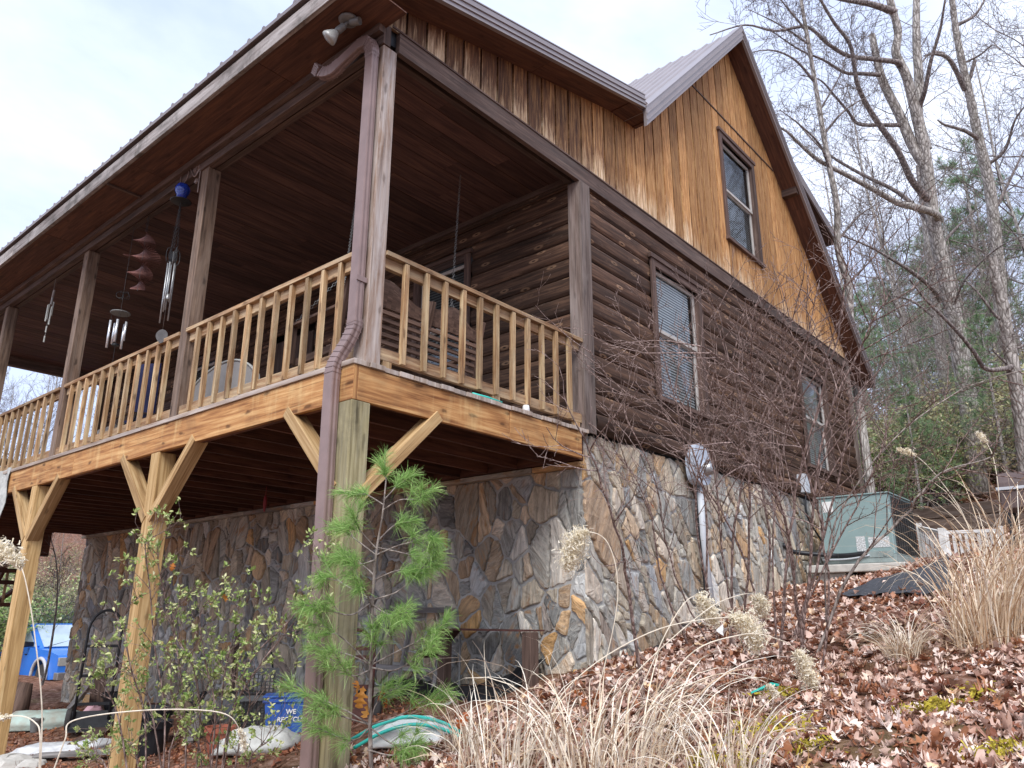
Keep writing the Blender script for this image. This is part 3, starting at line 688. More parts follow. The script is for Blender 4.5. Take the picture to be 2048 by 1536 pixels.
    for i,s in enumerate(S):
        zg=float(ground(0,s))-.25
        b=B(); g_=-.30
        b.box(-.112,.048,s-.03 if i==0 else s-.01,s+.13 if i==0 else s+.15,zg,-.294,2)
        if i==0: b.box(-.03,.0,-.028,.0,-.294,-.04,2)
        b.build('support_post','lpost_g' if i==0 else 'lpost',house,bevel=.006,label='greenish corner support post' if i==0 else None)
        def brace(a,c,up):
            b=B(); b.bar(a,c,.088,.13,up); b.build('brace','brace',house,bevel=.005)
        if i>0: brace((-.055,s-.62,-.25),(-.055,s+.03,-.90),(1,0,0)) if i<5 else None
        if i<4: brace((-.055,s+.76,-.25),(-.055,s+.11,-.90),(1,0,0))
        if i==0: brace((.72,.022,-.25),(-.0,.022,-.95),(0,1,0))
porch()
# brace up vector: the wide face lies across the wall direction
# ---- downspout
def spout():
    def pt(px,py,x): return at(px,py,0,x)
    up=[(-.055,.075,2.62),(-.055,.075,1.5),(-.055,.075,.42),(-.055,.078,.30)]
    mid=[(-.058,.08,.25),(-.075,.095,.20),(-.125,.135,.03),(-.15,.15,-.03)]
    low=[(-.157,.155,-.09),(-.157,.155,-.2),(-.157,.13,-1.4),(-.157,.10,-2.72)]
    def rect(path,w,d,ribs=True,n=1):
        b=B(); path=[np.array(p,float) for p in path]
        # fluted rectangular section
        prof=[]; m=9
        for k in range(m*2+1):  # front face (towards -x)
            t=k/(m*2); prof.append((-d/2-(.0035 if (k%4) in (1,2) else 0),-w/2+w*t))
        prof+= [(d/2,w/2),(d/2,-w/2)]
        # side flutes
        fl=[(-d/2+d*(k/8),w/2+(.0035 if (k%4) in (1,2) else 0)) for k in range(1,8)]
        prof=prof[:m*2+1]+fl+[(d/2,w/2),(d/2,-w/2)]+[(d/2-d*(k/8),-w/2-(.0035 if (k%4) in (1,2) else 0)) for k in range(1,8)]
        N_=len(prof); k0=len(b.v)
        for i,p in enumerate(path):
            t=path[min(i+1,len(path)-1)]-path[max(i-1,0)]; t/=np.linalg.norm(t)
            ay=np.array([0,1.,0]); ay-=t*(ay@t); ay/=np.linalg.norm(ay); axx=np.cross(ay,t) 
            if abs(t[1])>.75: # mostly horizontal run along y
                ay=np.array([0,0,1.]); ay-=t*(ay@t); ay/=np.linalg.norm(ay); axx=np.cross(ay,t)
            for (u,v) in prof: b.v.append(tuple(p+axx*(u)+ay*v))
        for i in range(len(path)-1):
            for j in range(N_):
                j2=(j+1)%N_; b.f.append((k0+i*N_+j,k0+i*N_+j2,k0+(i+1)*N_+j2,k0+(i+1)*N_+j)); b.r.append(.5); b.uv+=[(0,0)]*4
        return b
    b=rect(up,.088,.066); o=b.build('downspout','spout',house)
    rect(low,.092,.07).build('lower_downspout','spout',o)
    # crimped bends
    def crimp(path,w,name='elbow',n=5):
        cur=bez(path,n); b=rect(cur,w,.07)
        for i in range(1,len(cur)-1):
            pass
        b.build(name,'spout',o)
        for i in range(1,len(cur)-2,1):
            rr=rect([cur[i],cur[i]+(cur[i+1]-cur[i])*.35],w+.008,.078); rr.build('crimp','spout',o) if i%2==0 else None
    crimp([(-.055,.075,.33),(-.056,.076,.27),(-.085,.10,.16),(-.125,.135,.05),(-.150,.155,-.04),(-.157,.155,-.14)],.094)
    crimp([(-.055,.075,2.60),(-.056,.077,2.68),(-.07,.12,2.76),(-.09,.21,2.765)],.092)
    rect([(-.088,.20,2.767),(-.125,.42,2.665)],.082,.062).build('elbow','spout',o)
    crimp([(-.120,.40,2.675),(-.137,.49,2.632),(-.16,.58,2.645),(-.185,.655,2.72)],.09)
    b=B(); b.box(-.10,-.004,.02,.03,.62,.66); b.build('strap','spout',o)
spout()
# ---- floodlight under the soffit
def flood():
    c=at(697,38,2,2.88); b=B(); b.lathe(c,[(.075,0),(.08,-.012),(.07,-.03),(.02,-.035)],24); o=b.build('floodlight','steel2',house,smooth=True)
    b=B(); h=c+np.array([-.0,.0,-.035]); d=np.array([.35,-.9,-.12]); d/=np.linalg.norm(d)
    b.tube([h,h+d*.03],.014); b.lathe(h+d*.02,[(.026,0),(.03,.01),(.033,.085),(.030,.09),(.024,.05)],16,d); b.build('lamp_holder','steel2',o,smooth=True)
    d=np.array([-.45,.55,-.72]); d/=np.linalg.norm(d); b=B(); b.tube([h,h+d*.05],.014); b.lathe(h+d*.04,[(.024,0),(.028,.01),(.03,.07),(.026,.085)],16,d); b.build('lamp_holder','steel2',o,smooth=True)
    b=B(); b.lathe(h+d*.12,[(.024,0),(.034,.02),(.055,.06),(.064,.085),(.062,.098),(.03,.108),(.0,.11)],20,d); b.build('bulb','bulb',o,smooth=True)
M['bulb']=plain('frosted_bulb',(.36,.36,.34),.25,.5,0,.08,20)
flood()
# ---- foundation stonework
def clip(poly,a,b,c):       # keep a*x+b*y<=c
    out=[]; n=len(poly)
    for i in range(n):
        p,q=poly[i],poly[(i+1)%n]; dp=a*p[0]+b*p[1]-c; dq=a*q[0]+b*q[1]-c
        if dp<=0: out.append(p)
        if (dp<0<dq) or (dq<0<dp):
            t=dp/(dp-dq); out.append((p[0]+t*(q[0]-p[0]),p[1]+t*(q[1]-p[1])))
    return out
def stones(name,w0,w1,h0,h1,mapf,nrm,sx,sy,shear,dens,gap=.011,seed=1):
    rs=random.Random(seed); pts=[]
    # variable-radius dart throwing in a squashed, sheared space
    fu=lambda u,v:((u+shear*v)/sx,v/sy)
    tries=0; area=(w1-w0)*(h1-h0)
    cells={}
    while tries<area*dens*16:
        tries+=1; u=rs.uniform(w0-.3,w1+.3); v=rs.uniform(h0-.3,h1+.3); a=fu(u,v); r=rs.choice([.17,.22,.29,.37,.46,.54])*(1-.5*tries/(area*dens*16))
        ok=True; ci,cj=int(a[0]//.75),int(a[1]//.75)
        for i in (-1,0,1):
            for j in (-1,0,1):
                for (q,rq) in cells.get((ci+i,cj+j),[]):
                    if (q[0]-a[0])**2+(q[1]-a[1])**2<((r+rq)*.52)**2: ok=False; break
                if not ok: break
            if not ok: break
        if ok: cells.setdefault((ci,cj),[]).append((a,r)); pts.append((a,r))
    b=B()
    def emit(poly):
        cx=sum(p[0] for p in poly)/len(poly); cy=sum(p[1] for p in poly)/len(poly)
        ar=abs(sum(poly[k][0]*poly[(k+1)%len(poly)][1]-poly[(k+1)%len(poly)][0]*poly[k][1] for k in range(len(poly))))/2
        if ar<.0025: return
        # cut corners, jitter the outline
        ol=[]
        m=len(poly)
        for k in range(m):
            p,q=poly[k],poly[(k+1)%m]; L=math.hypot(q[0]-p[0],q[1]-p[1])
            if L<.03: ol.append(((p[0]+q[0])/2,(p[1]+q[1])/2)); continue
            c=min(.014/L,.2); ns=max(2,int(L/.045))
            for s_ in range(ns+1):
                t=c+(1-2*c)*s_/ns; jt=.006*rs.gauss(0,1) if 0<s_<ns else 0
                nx_,ny_=(q[1]-p[1])/L,-(q[0]-p[0])/L
                ol.append((p[0]+t*(q[0]-p[0])+nx_*jt,p[1]+t*(q[1]-p[1])+ny_*jt))
        def inset(o,g):
            n=len(o); res=[]
            for k in range(n):
                px,py=o[k]; dx,dy=cx-px,cy-py; L=math.hypot(dx,dy)+1e-9; g2=min(g,L*.45); res.append((px+dx/L*g2,py+dy/L*g2))
            return res
        gp_=gap*rs.uniform(.6,1.7); o0=inset(ol,gp_); th=rs.uniform(.012,.036); tx,ty=rs.gauss(0,.03),rs.gauss(0,.03); r=rs.random(); ang=(math.pi/2 if rs.random()<.6 else rs.uniform(0,math.pi)) if sx<sy else rs.gauss(0,.35)
        if name.startswith('front') and rs.random()<.5: ang=rs.uniform(0,3.1)
        ca,sa=math.cos(ang),math.sin(ang); uo,vo=rs.random()*40,rs.random()*40
        UV=lambda p:(uo+p[0]*ca+p[1]*sa,vo-p[0]*sa+p[1]*ca)
        rings=[(o0,0.),(inset(o0,.003),th*.6),(inset(o0,.012),th*.95),(inset(o0,.035),th*1.03)]; K=[]
        for (o_,dd) in rings:
            K.append([(p,dd+(tx*(p[0]-cx)+ty*(p[1]-cy) if dd else 0)+(rs.gauss(0,.0022) if dd>th*.8 else 0)) for p in o_])
        n=len(o0)
        for a_ in range(3):
            for k in range(n):
                k2=(k+1)%n; q=[K[a_][k],K[a_][k2],K[a_+1][k2],K[a_+1][k]]
                b.poly([mapf(p,d) for p,d in q],[UV((p[0],p[1]+d)) for p,d in q],r)
        ctr=((cx,cy),th*1.05+rs.gauss(0,.003))
        for k in range(n):
            q=[K[3][k],K[3][(k+1)%n],ctr]; b.poly([mapf(p,d) for p,d in q],[UV(p) for p,d in q],r)
    A=np.array([p[0] for p in pts]); RR=np.array([p[1] for p in pts])
    for i,(a,r) in enumerate(pts):
        d2=((A-A[i])**2).sum(1); nb=np.argsort(d2)[1:26]; poly=[(a[0]-1,a[1]-1),(a[0]+1,a[1]-1),(a[0]+1,a[1]+1),(a[0]-1,a[1]+1)]
        for j in nb:
            nx,ny=A[j]-A[i]; L2=nx*nx+ny*ny
            # power diagram: larger stones take more room
            c=nx*(A[i][0])+ny*(A[i][1])+ (L2+RR[i]**2*.4-RR[j]**2*.4)/2
            poly=clip(poly,nx,ny,c)
            if len(poly)<3: break
        if len(poly)<3: continue
        poly=[((p[0]*sx-shear*p[1]*sy),p[1]*sy) for p in poly]
        for (aa,bb,cc) in ((-1,0,-w0),(1,0,w1),(0,-1,-h0),(0,1,h1)):
            poly=clip(poly,aa,bb,cc)
            if len(poly)<3: break
        if len(poly)<3: continue
        cells2=[poly]
        for it in range(2):
            nxt=[]
            for pl in cells2:
                ar=abs(sum(pl[k][0]*pl[(k+1)%len(pl)][1]-pl[(k+1)%len(pl)][0]*pl[k][1] for k in range(len(pl))))/2
                if ar>(.035,.075)[it] and rs.random()<.6:
                    mx=sum(p[0] for p in pl)/len(pl)+rs.uniform(-.03,.03); my=sum(p[1] for p in pl)/len(pl)+rs.uniform(-.05,.05); an=rs.choice([rs.gauss(0,.35),rs.uniform(0,3.14)]); na,nb_=math.cos(an),math.sin(an)
                    for sg in (1,-1):
                        q=clip(pl,na*sg,nb_*sg,(na*mx+nb_*my)*sg)
                        if len(q)>=3: nxt.append(q)
                else: nxt.append(pl)
            cells2=nxt
        for poly in cells2: emit(poly)
    return b
def foundation():
    fb=B(); fb.box(P+.055,XE-.02,.075,YE-.02,-4.2,-.02); o=fb.build('stone_foundation','mortar',house)
    # (u,v)->world; u runs to the viewer's right on each wall
    front=stones('front',-(YE),-.055,-4.0,-.33,lambda p,d:(P+.055-d,-p[0],p[1]),0,.92,1.12,.05,22,gap=.0125,seed=5)
    front.build('front_stones','stone',o)
    side=stones('side',P+.02,XE-.02,-3.2,.01,lambda p,d:(p[0],.075-d,p[1]),0,.78,1.28,.42,24,gap=.0125,seed=9)
    side.build('side_stones','stone',o)
    b=B(); y=.06
    while y<YE: 
        y1=y+random.uniform(.5,1.1); b.box(P-.035+random.uniform(-.008,.008),P+.10,y,min(y1-.008,YE),-.345,-.296,1); y=y1
    b.build('cap_stones','stone',o)
foundation()
# ================================================================ THINGS ON THE PORCH
def chain(b,p0,p1,L=.034,w=.011,r=.0022,sag=0.):
    p0=np.array(p0,float);p1=np.array(p1,float); n=max(2,int(np.linalg.norm(p1-p0)/(L*.8)))
    for i in range(n):
        t0=i/n;t1=(i+1)/n; s=lambda t:p0+(p1-p0)*t+np.array([0,0,-sag*4*t*(1-t)])
        a,c=s(t0),s(t1); d=(c-a)/np.linalg.norm(c-a); m=(a+c)/2
        q=np.cross(d,[0.3,.9,.2]) if i%2 else np.cross(d,np.cross(d,[0.3,.9,.2])); q/=np.linalg.norm(q)
        pts=[m+d*L*.5*math.cos(k*math.pi/3)+q*w*math.sin(k*math.pi/3)*(1) for k in range(7)]
        b.tube(pts,r,4,cap=False)
def swing():
    t=T('porch_swing','brown slatted wooden swing bench hanging on chains behind the side railing','bench',(.85,.7,.15))
    x0,x1=-.02+.18,1.62
    def P3(x,h): return (x,.50-.18*(h-.3),h)          # leaning back
    for k,h in enumerate([.30,.36,.42,.48,.54,.60,.66]):
        b=B(); b.bar(P3(x0,h),P3(x1,h),.018,.038,(0,.2,1)); b.build('back_slat','swing',t,bevel=.003)
    for (xa,xb) in ((x0,.98),(1.04,x1)):            # scrolled top boards
        b=B(); n=16; lo=[];hi=[]
        for i in range(n+1):
            s=i/n; x=xa+(xb-xa)*s; h=.80+.10*math.sin(math.pi*min(1,s*1.15))**2+.05*(1-s); lo.append(P3(x,.70)); hi.append(P3(x,h))
        for i in range(n):
            b.hexa([lo[i],(lo[i][0],lo[i][1]+.02,lo[i][2]),(hi[i][0],hi[i][1]+.02,hi[i][2]),hi[i],lo[i+1],(lo[i+1][0],lo[i+1][1]+.02,lo[i+1][2]),(hi[i+1][0],hi[i+1][1]+.02,hi[i+1][2]),hi[i+1]],.5,1.)
        b.build('top_board','swing',t)
    for x in (x0-.03,1.01,x1+.03):
        b=B(); b.bar((x,.58,.17),P3(x,.90),.055,.04,(1,0,0)); b.build('upright','swing',t,bevel=.004)
    b=B()
    for k in range(7): b.bar((x0,.60+k*.075,.34-.01*k),(x1,.60+k*.075,.34-.01*k),.055,.018)
    b.build('seat','swing',t)
    for x in (x0,1.0,x1):
        b=B(); b.bar((x,.52,.29),(x,1.12,.27),.045,.06); b.build('seat_rail','swing',t)
    for x in (x0-.05,x1+.05):
        b=B(); b.bar((x,.46,.60),(x,1.15,.58),.07,.022); b.bar((x,1.10,.25),(x,1.10,.57),.04,.04,(0,1,0)); b.build('armrest','swing',t)
    for x in (x0-.05,x1+.02):
        b=B()
        if x>1: top=tuple(at(921,350,2,2.82)); y=(x-.0,.80,1.2)
        else: top=tuple(at(722,330,2,2.82)); y=tuple(at(692,545,1,.85))
        chain(b,top,y); chain(b,y,(x,.5,.62)); chain(b,y,(x,1.1,.6)); b.build('chain','steel2',t)
swing()
def tubes_down(b,c,zt,rad,n,L,r=.007,ph=0.):
    for k in range(n):
        a=ph+2*math.pi*k/n; l=L*(1-.28*k/max(1,n-1)); x,y=c[0]+rad*math.cos(a),c[1]+rad*math.sin(a)
        b.tube([(x,y,zt),(x,y,zt-l)],r,10)
def chimes():
    # long dark chime below a blue glass ball
    c=np.array([-.03,3.22]); 
    t=T('wind_chime','long dark-tubed wind chime below a cobalt blue glass ball with a leaf-shaped sail','wind chime',(c[0],c[1],1.0))
    b=B(); b.lathe((c[0],c[1],2.50),[(.03,0),(.05,.01),(.052,.05),(.072,.09),(.078,.13),(.06,.175),(.02,.195)],24); b.build('glass_ball','cobalt',t,smooth=True)
    b=B(); b.lathe((c[0],c[1],2.475),[(.01,-.006),(.1,0),(.108,.006),(.03,.014)],28); b.build('disc','iron',t,smooth=True)
    b=B(); 
    for a in (0,2.1,4.2): chain(b,(c[0],c[1],2.46),(c[0]+.035*math.cos(a),c[1]+.035*math.sin(a),1.92),.03,.009,.002)
    chain(b,(c[0],c[1]+.05,2.0),(c[0],c[1]+.09,1.42),.03,.009,.002); b.build('chain','iron',t)
    b=B()
    for a in range(4):
        q=a*math.pi/2; d=np.array([math.cos(q),math.sin(q),0]); o=np.array([c[0],c[1],1.84])
        b.tube([o+d*.05+np.array([0,0,.085*math.cos(k*math.pi/5)])+d*.022*math.sin(k*math.pi/5) for k in range(11)],.0035,5,cap=False)
        b.tube([o+d*.028+np.array([0,0,.06*math.cos(k*math.pi/4)])+d*.016*math.sin(k*math.pi/4) for k in range(9)],.003,5,cap=False)
    b.build('wire_cage','iron',t)
    for k in range(5):
        b=B(); a=k*1.257; x,y=c[0]+.038*math.cos(a),c[1]+.038*math.sin(a); l=[.62,.5,.66,.55,.44][k]; b.tube([(x,y,1.76),(x,y,1.76-l)],.008,10); b.build('tube','steel',t,smooth=True)
    b=B(); b.lathe((c[0],c[1],1.36),[(.012,.06),(.024,.055),(.034,.0),(.03,-.01)],16); b.tube([(c[0],c[1],1.9),(c[0],c[1],1.03)],.0018,4); b.build('clapper','steel',t,smooth=True)
    b=B(); pts=[]; n=14
    for k in range(n+1):
        s=k/n; w=.062*math.sin(math.pi*s)**.6*(1.1-.35*s); pts.append((s,w))
    for k in range(n):
        (s0,w0),(s1,w1)=pts[k],pts[k+1]; z0,z1=1.045-.15*s0,1.045-.15*s1
        for sg in (-1,1):
            P_=lambda s,w,z,q: (c[0]+sg*w*.7,c[1]-sg*w*.75,z)
            b.hexa([(c[0]-.003,c[1]-.003,z0),(c[0]+.003,c[1]+.003,z0),(c[0]+sg*w0*.7+.003,c[1]-sg*w0*.72+.003,z0-.01),(c[0]+sg*w0*.7-.003,c[1]-sg*w0*.72-.003,z0-.01),(c[0]-.003,c[1]-.003,z1),(c[0]+.003,c[1]+.003,z1),(c[0]+sg*w1*.7+.003,c[1]-sg*w1*.72+.003,z1-.01),(c[0]+sg*w1*.7-.003,c[1]-sg*w1*.72-.003,z1-.01)],.5)
    b.build('leaf_sail','iron2',t)
    # scrolled bracket on the second post
    t=T('scroll_bracket','bronze scrollwork bracket fixed to the porch post holding the blue ball chime','bracket',(0,2.9,2.6))
    b=B(); q=np.array([-.012,2.90,2.62])
    b.tube([(-.012,2.905,2.48),(-.012,2.905,2.86)],.006,6)
    b.tube(bez([(-.012,2.91,2.78),(-.02,3.0,2.70),(-.03,3.08,2.80),(-.03,3.14,2.90),(-.03,3.22,2.94),(-.03,3.30,2.90)],8),.007,6)
    b.build('arm','bronze',t)
    for (cy,cz,rr) in ((2.96,2.80,.045),(2.95,2.62,.035),(3.02,2.78,.03),(3.30,2.93,.03)):
        b=B(); b.tube([(-.02,cy+rr*(1-k/26)*math.cos(k*.55),cz+rr*(1-k/26)*math.sin(k*.55)) for k in range(20)],.0045,5,cap=False); b.build('scroll','bronze',t)
    b=B(); b.tube([(-.03,3.22+.085*math.cos(k*math.pi/12),2.80+.105*math.sin(k*math.pi/12)) for k in range(25)],.0045,6,cap=False); b.build('ring','bronze',t)
    # copper spiral
    c=np.array([.08,4.25]); zt=2.50
    t=T('spiral_spinner','copper coloured spiral wind spinner hanging from the porch beam','wind spinner',(c[0],c[1],1.9))
    b=B(); chain(b,(c[0],c[1],2.73),(c[0],c[1],2.53),.04,.011,.0025); b.build('chain','iron',t)
    b=B(); n=74
    for k in range(n):
        s=k/(n-1); L=.05+.15*math.sin(math.pi*min(1,s*1.05))**1.1 if s<.62 else .05+.085*math.sin(math.pi*(s-.45)/.62)
        L=max(.045,L); a=s*2*math.pi*1.72+1.1; d=np.array([math.cos(a),math.sin(a),0]); z=zt-.70*s; o=np.array([c[0],c[1],z])
        b.bar(o-d*L,o+d*L,.004,.005)
    b.build('spiral_slats','copper',t)
    b=B(); b.tube([(c[0],c[1],2.53),(c[0],c[1],1.78)],.003,5); b.build('rod','iron',t)
    # silver chime
    c=np.array([.08,4.62])
    t=T('wind_chime','small wind chime with bright silver tubes and a black scroll ornament','wind chime',(c[0],c[1],1.0))
    b=B(); b.tube([(c[0],c[1],2.73),(c[0],c[1],1.62)],.0018,4); b.build('cord','iron',t)
    b=B(); 
    for k in range(5):
        a=k*1.3; o=np.array([c[0],c[1],1.83]); b.tube([o+np.array([.035*math.cos(a)+.04*math.cos(a)*math.cos(j*.6),.035*math.sin(a)+.04*math.sin(a)*math.cos(j*.6),.04*math.sin(j*.6)]) for j in range(11)],.003,5,cap=False)
    b.build('scroll_ornament','iron',t)
    b=B(); b.lathe((c[0],c[1],1.60),[(.04,0),(.105,0),(.108,.006),(.105,.012),(.04,.01)],24); b.build('disc','steel2',t)
    for k in range(5):
        b=B(); a=k*1.257+.4; x,y=c[0]+.085*math.cos(a),c[1]+.085*math.sin(a); l=[.30,.25,.33,.27,.23][k]
        b.tube([(x,y,1.50),(x,y,1.50-l)],.013,12); f=b.build('tube','alu',t,smooth=True)
        b=B(); b.tube([(x,y,1.6),(x,y,1.5)],.0012,3); b.build('cord','iron',f)
    b=B(); b.lathe((c[0],c[1],1.22),[(.01,-.008),(.04,-.008),(.04,.008),(.01,.008)],14); b.tube([(c[0],c[1],1.6),(c[0],c[1],.98)],.0015,4); b.build('clapper','black',t)
    b=B(); 
    for k in range(8):
        a=k*.785; o=np.array([c[0],c[1],.93]); b.tube([o+np.array([.05*math.cos(a)*math.sin(j*.35),.05*math.sin(a)*math.sin(j*.35),.055*math.cos(j*.35)]) for j in range(10)],.003,4,cap=False)
    b.build('wire_ornament','iron',t)
    # small pale chime further along
    c=np.array([.06,6.95]); t=T('wind_chime','small weathered driftwood chime hanging near the far posts','wind chime',(c[0],c[1],1.9))
    b=B(); b.tube([(c[0],c[1],2.73),(c[0],c[1],2.52)],.002,4); b.tube([(c[0],c[1]-.03,2.54),(c[0]+.01,c[1]+.02,2.45),(c[0],c[1]-.01,2.33)],.014,7); b.build('driftwood','oldwood',t)
    for k in range(4):
        b=B(); x,y=c[0]+.03*math.cos(k*1.6),c[1]+.05*math.sin(k*1.6); b.tube([(x,y,2.38-.03*k),(x,y,2.18-.05*k)],.010,8); b.build('stick','bag',t)
    for z in (2.02,1.88):
        b=B(); b.tube([(c[0],c[1],z),(c[0],c[1],z-.09)],.010,8); b.tube([(c[0],c[1],z+.1),(c[0],c[1],z)],.0015,3); b.build('stick','bag',t)
    a_=at(50,640,0,1.2); z_=at(38,720,0,1.2); b=B(); chain(b,tuple(a_[:2])+(2.82,),tuple(z_),.045,.014,.003)
    tag(b.build('hanging_chain','iron'),'rusty chain hanging from the porch ceiling by the far railing','chain')
chimes()
def on_deck():
    # pale round-topped panel behind the front railing
    b=B(); n=20; y0,y1=2.42,4.0; x=.55
    cyl=[]
    for i in range(n+1):
        s=i/n; y=y0+(y1-y0)*s; z=.42+.44*math.sin(math.pi*s)**.55; cyl.append((y,z))
    for i in range(n):
        (ya,za),(yb,zb)=cyl[i],cyl[i+1]
        f=lambda y,z,xx:(xx+.12*(z/.9),y,z)
        b.hexa([f(ya,.02,x),f(yb,.02,x),f(yb,.02,x+.04),f(ya,.02,x+.04),f(ya,za,x),f(yb,zb,x),f(yb,zb,x+.04),f(ya,za,x+.04)],.5,1.)
    o=b.build('round_panel','greycloth'); tag(o,'pale grey round-topped panel leaning behind the front railing','panel')
    b=B(); b.tube([(x+.12*(z/.9)-.005,y,z) for y,z in cyl],.012,8); b.build('piping','bag',o)
    # sheets of plastic on the deck edge
    def sheet(name,y0,y1,x0,x1,h,mat,label,seed):
        r_=np.random.default_rng(seed); nx,ny=9,30; V=[];F=[]
        for i in range(nx):
            for j in range(ny):
                s=j/(ny-1); q=i/(nx-1); V.append((x0+(x1-x0)*q+r_.normal(0,.006),y0+(y1-y0)*s+r_.normal(0,.008),.012+h*math.sin(math.pi*s)**.5*math.sin(math.pi*max(.12,q))*(.6+.5*r_.random())))
        for i in range(nx-1):
            for j in range(ny-1): k=i*ny+j; F.append((k,k+1,k+ny+1,k+ny))
        # underside to give it a body
        V=np.array(V); n0=len(V); V2=V.copy(); V2[:,2]=.004; F=np.array(F); F2=F[:,::-1]+n0
        tag(npmesh(name,np.vstack([V,V2]),np.vstack([F,F2]),np.full(len(F)*2,.5),mat,smooth=True),label,'plastic sheet')
    sheet('plastic_sheet',.30,.75,-.07,.10,.05,'bag','white plastic folded on the deck edge beside the corner post',3)
    sheet('plastic_sheet',1.15,1.85,-.08,.12,.04,'sheet','flat clear plastic bag under the railing, between the block and the downspout',4)
    sheet('plastic_sheet',1.86,2.50,-.07,.12,.055,'sheet','crumpled grey plastic bag under the front railing by the second post',5)
    a=at(945,790,1,-.02); c=at(1003,808,1,-.02); b=B(); b.tube([(a[0],-.02,.012),((a[0]+c[0])/2,-.028,.014),(c[0],-.02,.012)],.011,8); tag(b.build('hose_piece','teal',smooth=True),'short piece of teal hose lying on the edge of the deck','hose')
    c=at(1052,822,1,-.0); b=B(); b.lathe((c[0],.0,.001),[(.034,0),(.036,.002),(.028,.06),(.024,.062)],14); o=b.build('paper_cup','white',smooth=True); tag(o,'small white cup upside down on the deck edge below the side railing','cup')
    # navy folding chair in the third bay
    t=T('camp_chair','navy blue folding fabric chair behind the railing of the second bay','chair',(.55,4.6,0))
    b=B(); pts=[(.45,4.3,.42),(.95,4.3,.38),(.95,4.85,.38),(.45,4.85,.42)]; b.hexa([(.42,4.35,.40),(.92,4.35,.36),(.92,4.37,.40),(.42,4.37,.44),(.42,4.9,.40),(.92,4.9,.36),(.92,4.92,.40),(.42,4.92,.44)],.5); b.build('seat','bluecloth',t)
    b=B(); b.bar((.35,4.25,.42),(.2+.1,4.15,.95),.5,.02,(1,0,0)); b.build('backrest','bluecloth',t)
    for (p,q) in (((.4,4.3,0),(.9,4.9,.42)),((.9,4.3,0),(.4,4.9,.42)),((.4,4.9,0),(.4,4.2,.95)),((.9,4.9,0),(.9,4.3,.6))):
        b=B(); b.tube([p,q],.010,7); b.build('leg','black',t)
    # wood crate in the second bay
    b=B()
    for k in range(4): b.box(.35,.95,5.02+0,5.045,.02+k*.1,.10+k*.1,0); b.box(.35,.95,5.42,5.445,.02+k*.1,.10+k*.1,0); b.box(.35,.37,5.045,5.42,.02+k*.1,.10+k*.1,1)
    for x in (.37,.91): b.box(x,x+.03,5.046,5.076,.0,.42,2); b.box(x,x+.03,5.39,5.419,.0,.42,2)
    tag(b.build('wooden_crate','oldwood'),'old slatted wooden crate standing behind the railing in the second bay','crate')
    # white cloth over the far deck edge
    c=at(-6,985,0,-.13); b=B(); yy=c[1]; n=14
    for i in range(n):
        for j in range(8):
            f=lambda i,j:(-.125-.012*math.sin(i*1.1+j)-.012*j*.2,yy-.35+.05*i+.01*math.sin(j),.02-.085*j+.01*math.sin(i*.8))
            b.poly([f(i,j),f(i,j+1),f(i+1,j+1),f(i+1,j)]); 
            g_=lambda p:(p[0]+.006,p[1],p[2]); b.poly([g_(f(i+1,j)),g_(f(i+1,j+1)),g_(f(i,j+1)),g_(f(i,j))])
    tag(b.build('white_cloth','bag',smooth=True),'off-white cloth hanging over the deck edge at the far left','cloth')
    a=at(533,975,2,-.3); b=B(); p=np.array([a[0],a[1],-.29]); b.tube([p,p-[0,0,.10]],.004,5); b.lathe(p-[0,0,.29],[(.006,0),(.014,.02),(.022,.09),(.02,.16),(.008,.19)],10)
    tag(b.build('hanging_feeder','redthing',smooth=True),'small dull red tube hanging from a joist under the deck','feeder')
on_deck()
# ================================================================ UNDER THE DECK
def W2(b,name,mat,t=None,**k): return b.build(name,mat,t,**k)
def on_ground(x,y,dz=0.): return np.array([x,y,float(ground(x,y))+dz])
def sack(name,c,size,mat,label,seed,rot=0.,droop=.35,cat='sack'):
    r_=np.random.default_rng(seed); bm=bpy.data.meshes.new(name); n,m=22,14; V=[];F=[]
    for i in range(m+1):
        th=math.pi*i/m
        for j in range(n):
            ph=2*math.pi*j/n; e=.6
            x=math.copysign(abs(math.cos(ph))**e,math.cos(ph))*math.sin(th)**.7; y=math.copysign(abs(math.sin(ph))**e,math.sin(ph))*math.sin(th)**.7; z=math.cos(th)
            w=.06*math.sin(5*ph+seed+3*th)+.05*math.sin(9*th+2*ph+seed)+r_.normal(0,.018)
            x*=1+w; y*=1+w; z=z*(1+w) if z>-.3 else -.3-(abs(z)-.3)*.2
            z-=droop*(x*x)*.3
            X,Y=x*size[0],y*size[1]; V.append((c[0]+X*math.cos(rot)-Y*math.sin(rot),c[1]+X*math.sin(rot)+Y*math.cos(rot),c[2]+z*size[2]+.3*size[2]))
    for i in range(m):
        for j in range(n): F.append((i*n+j,i*n+(j+1)%n,(i+1)*n+(j+1)%n,(i+1)*n+j))
    o=npmesh(name,np.array(V),np.array(F)[:,::-1],np.full(len(F),.5),mat,smooth=True); tag(o,label,cat); return o
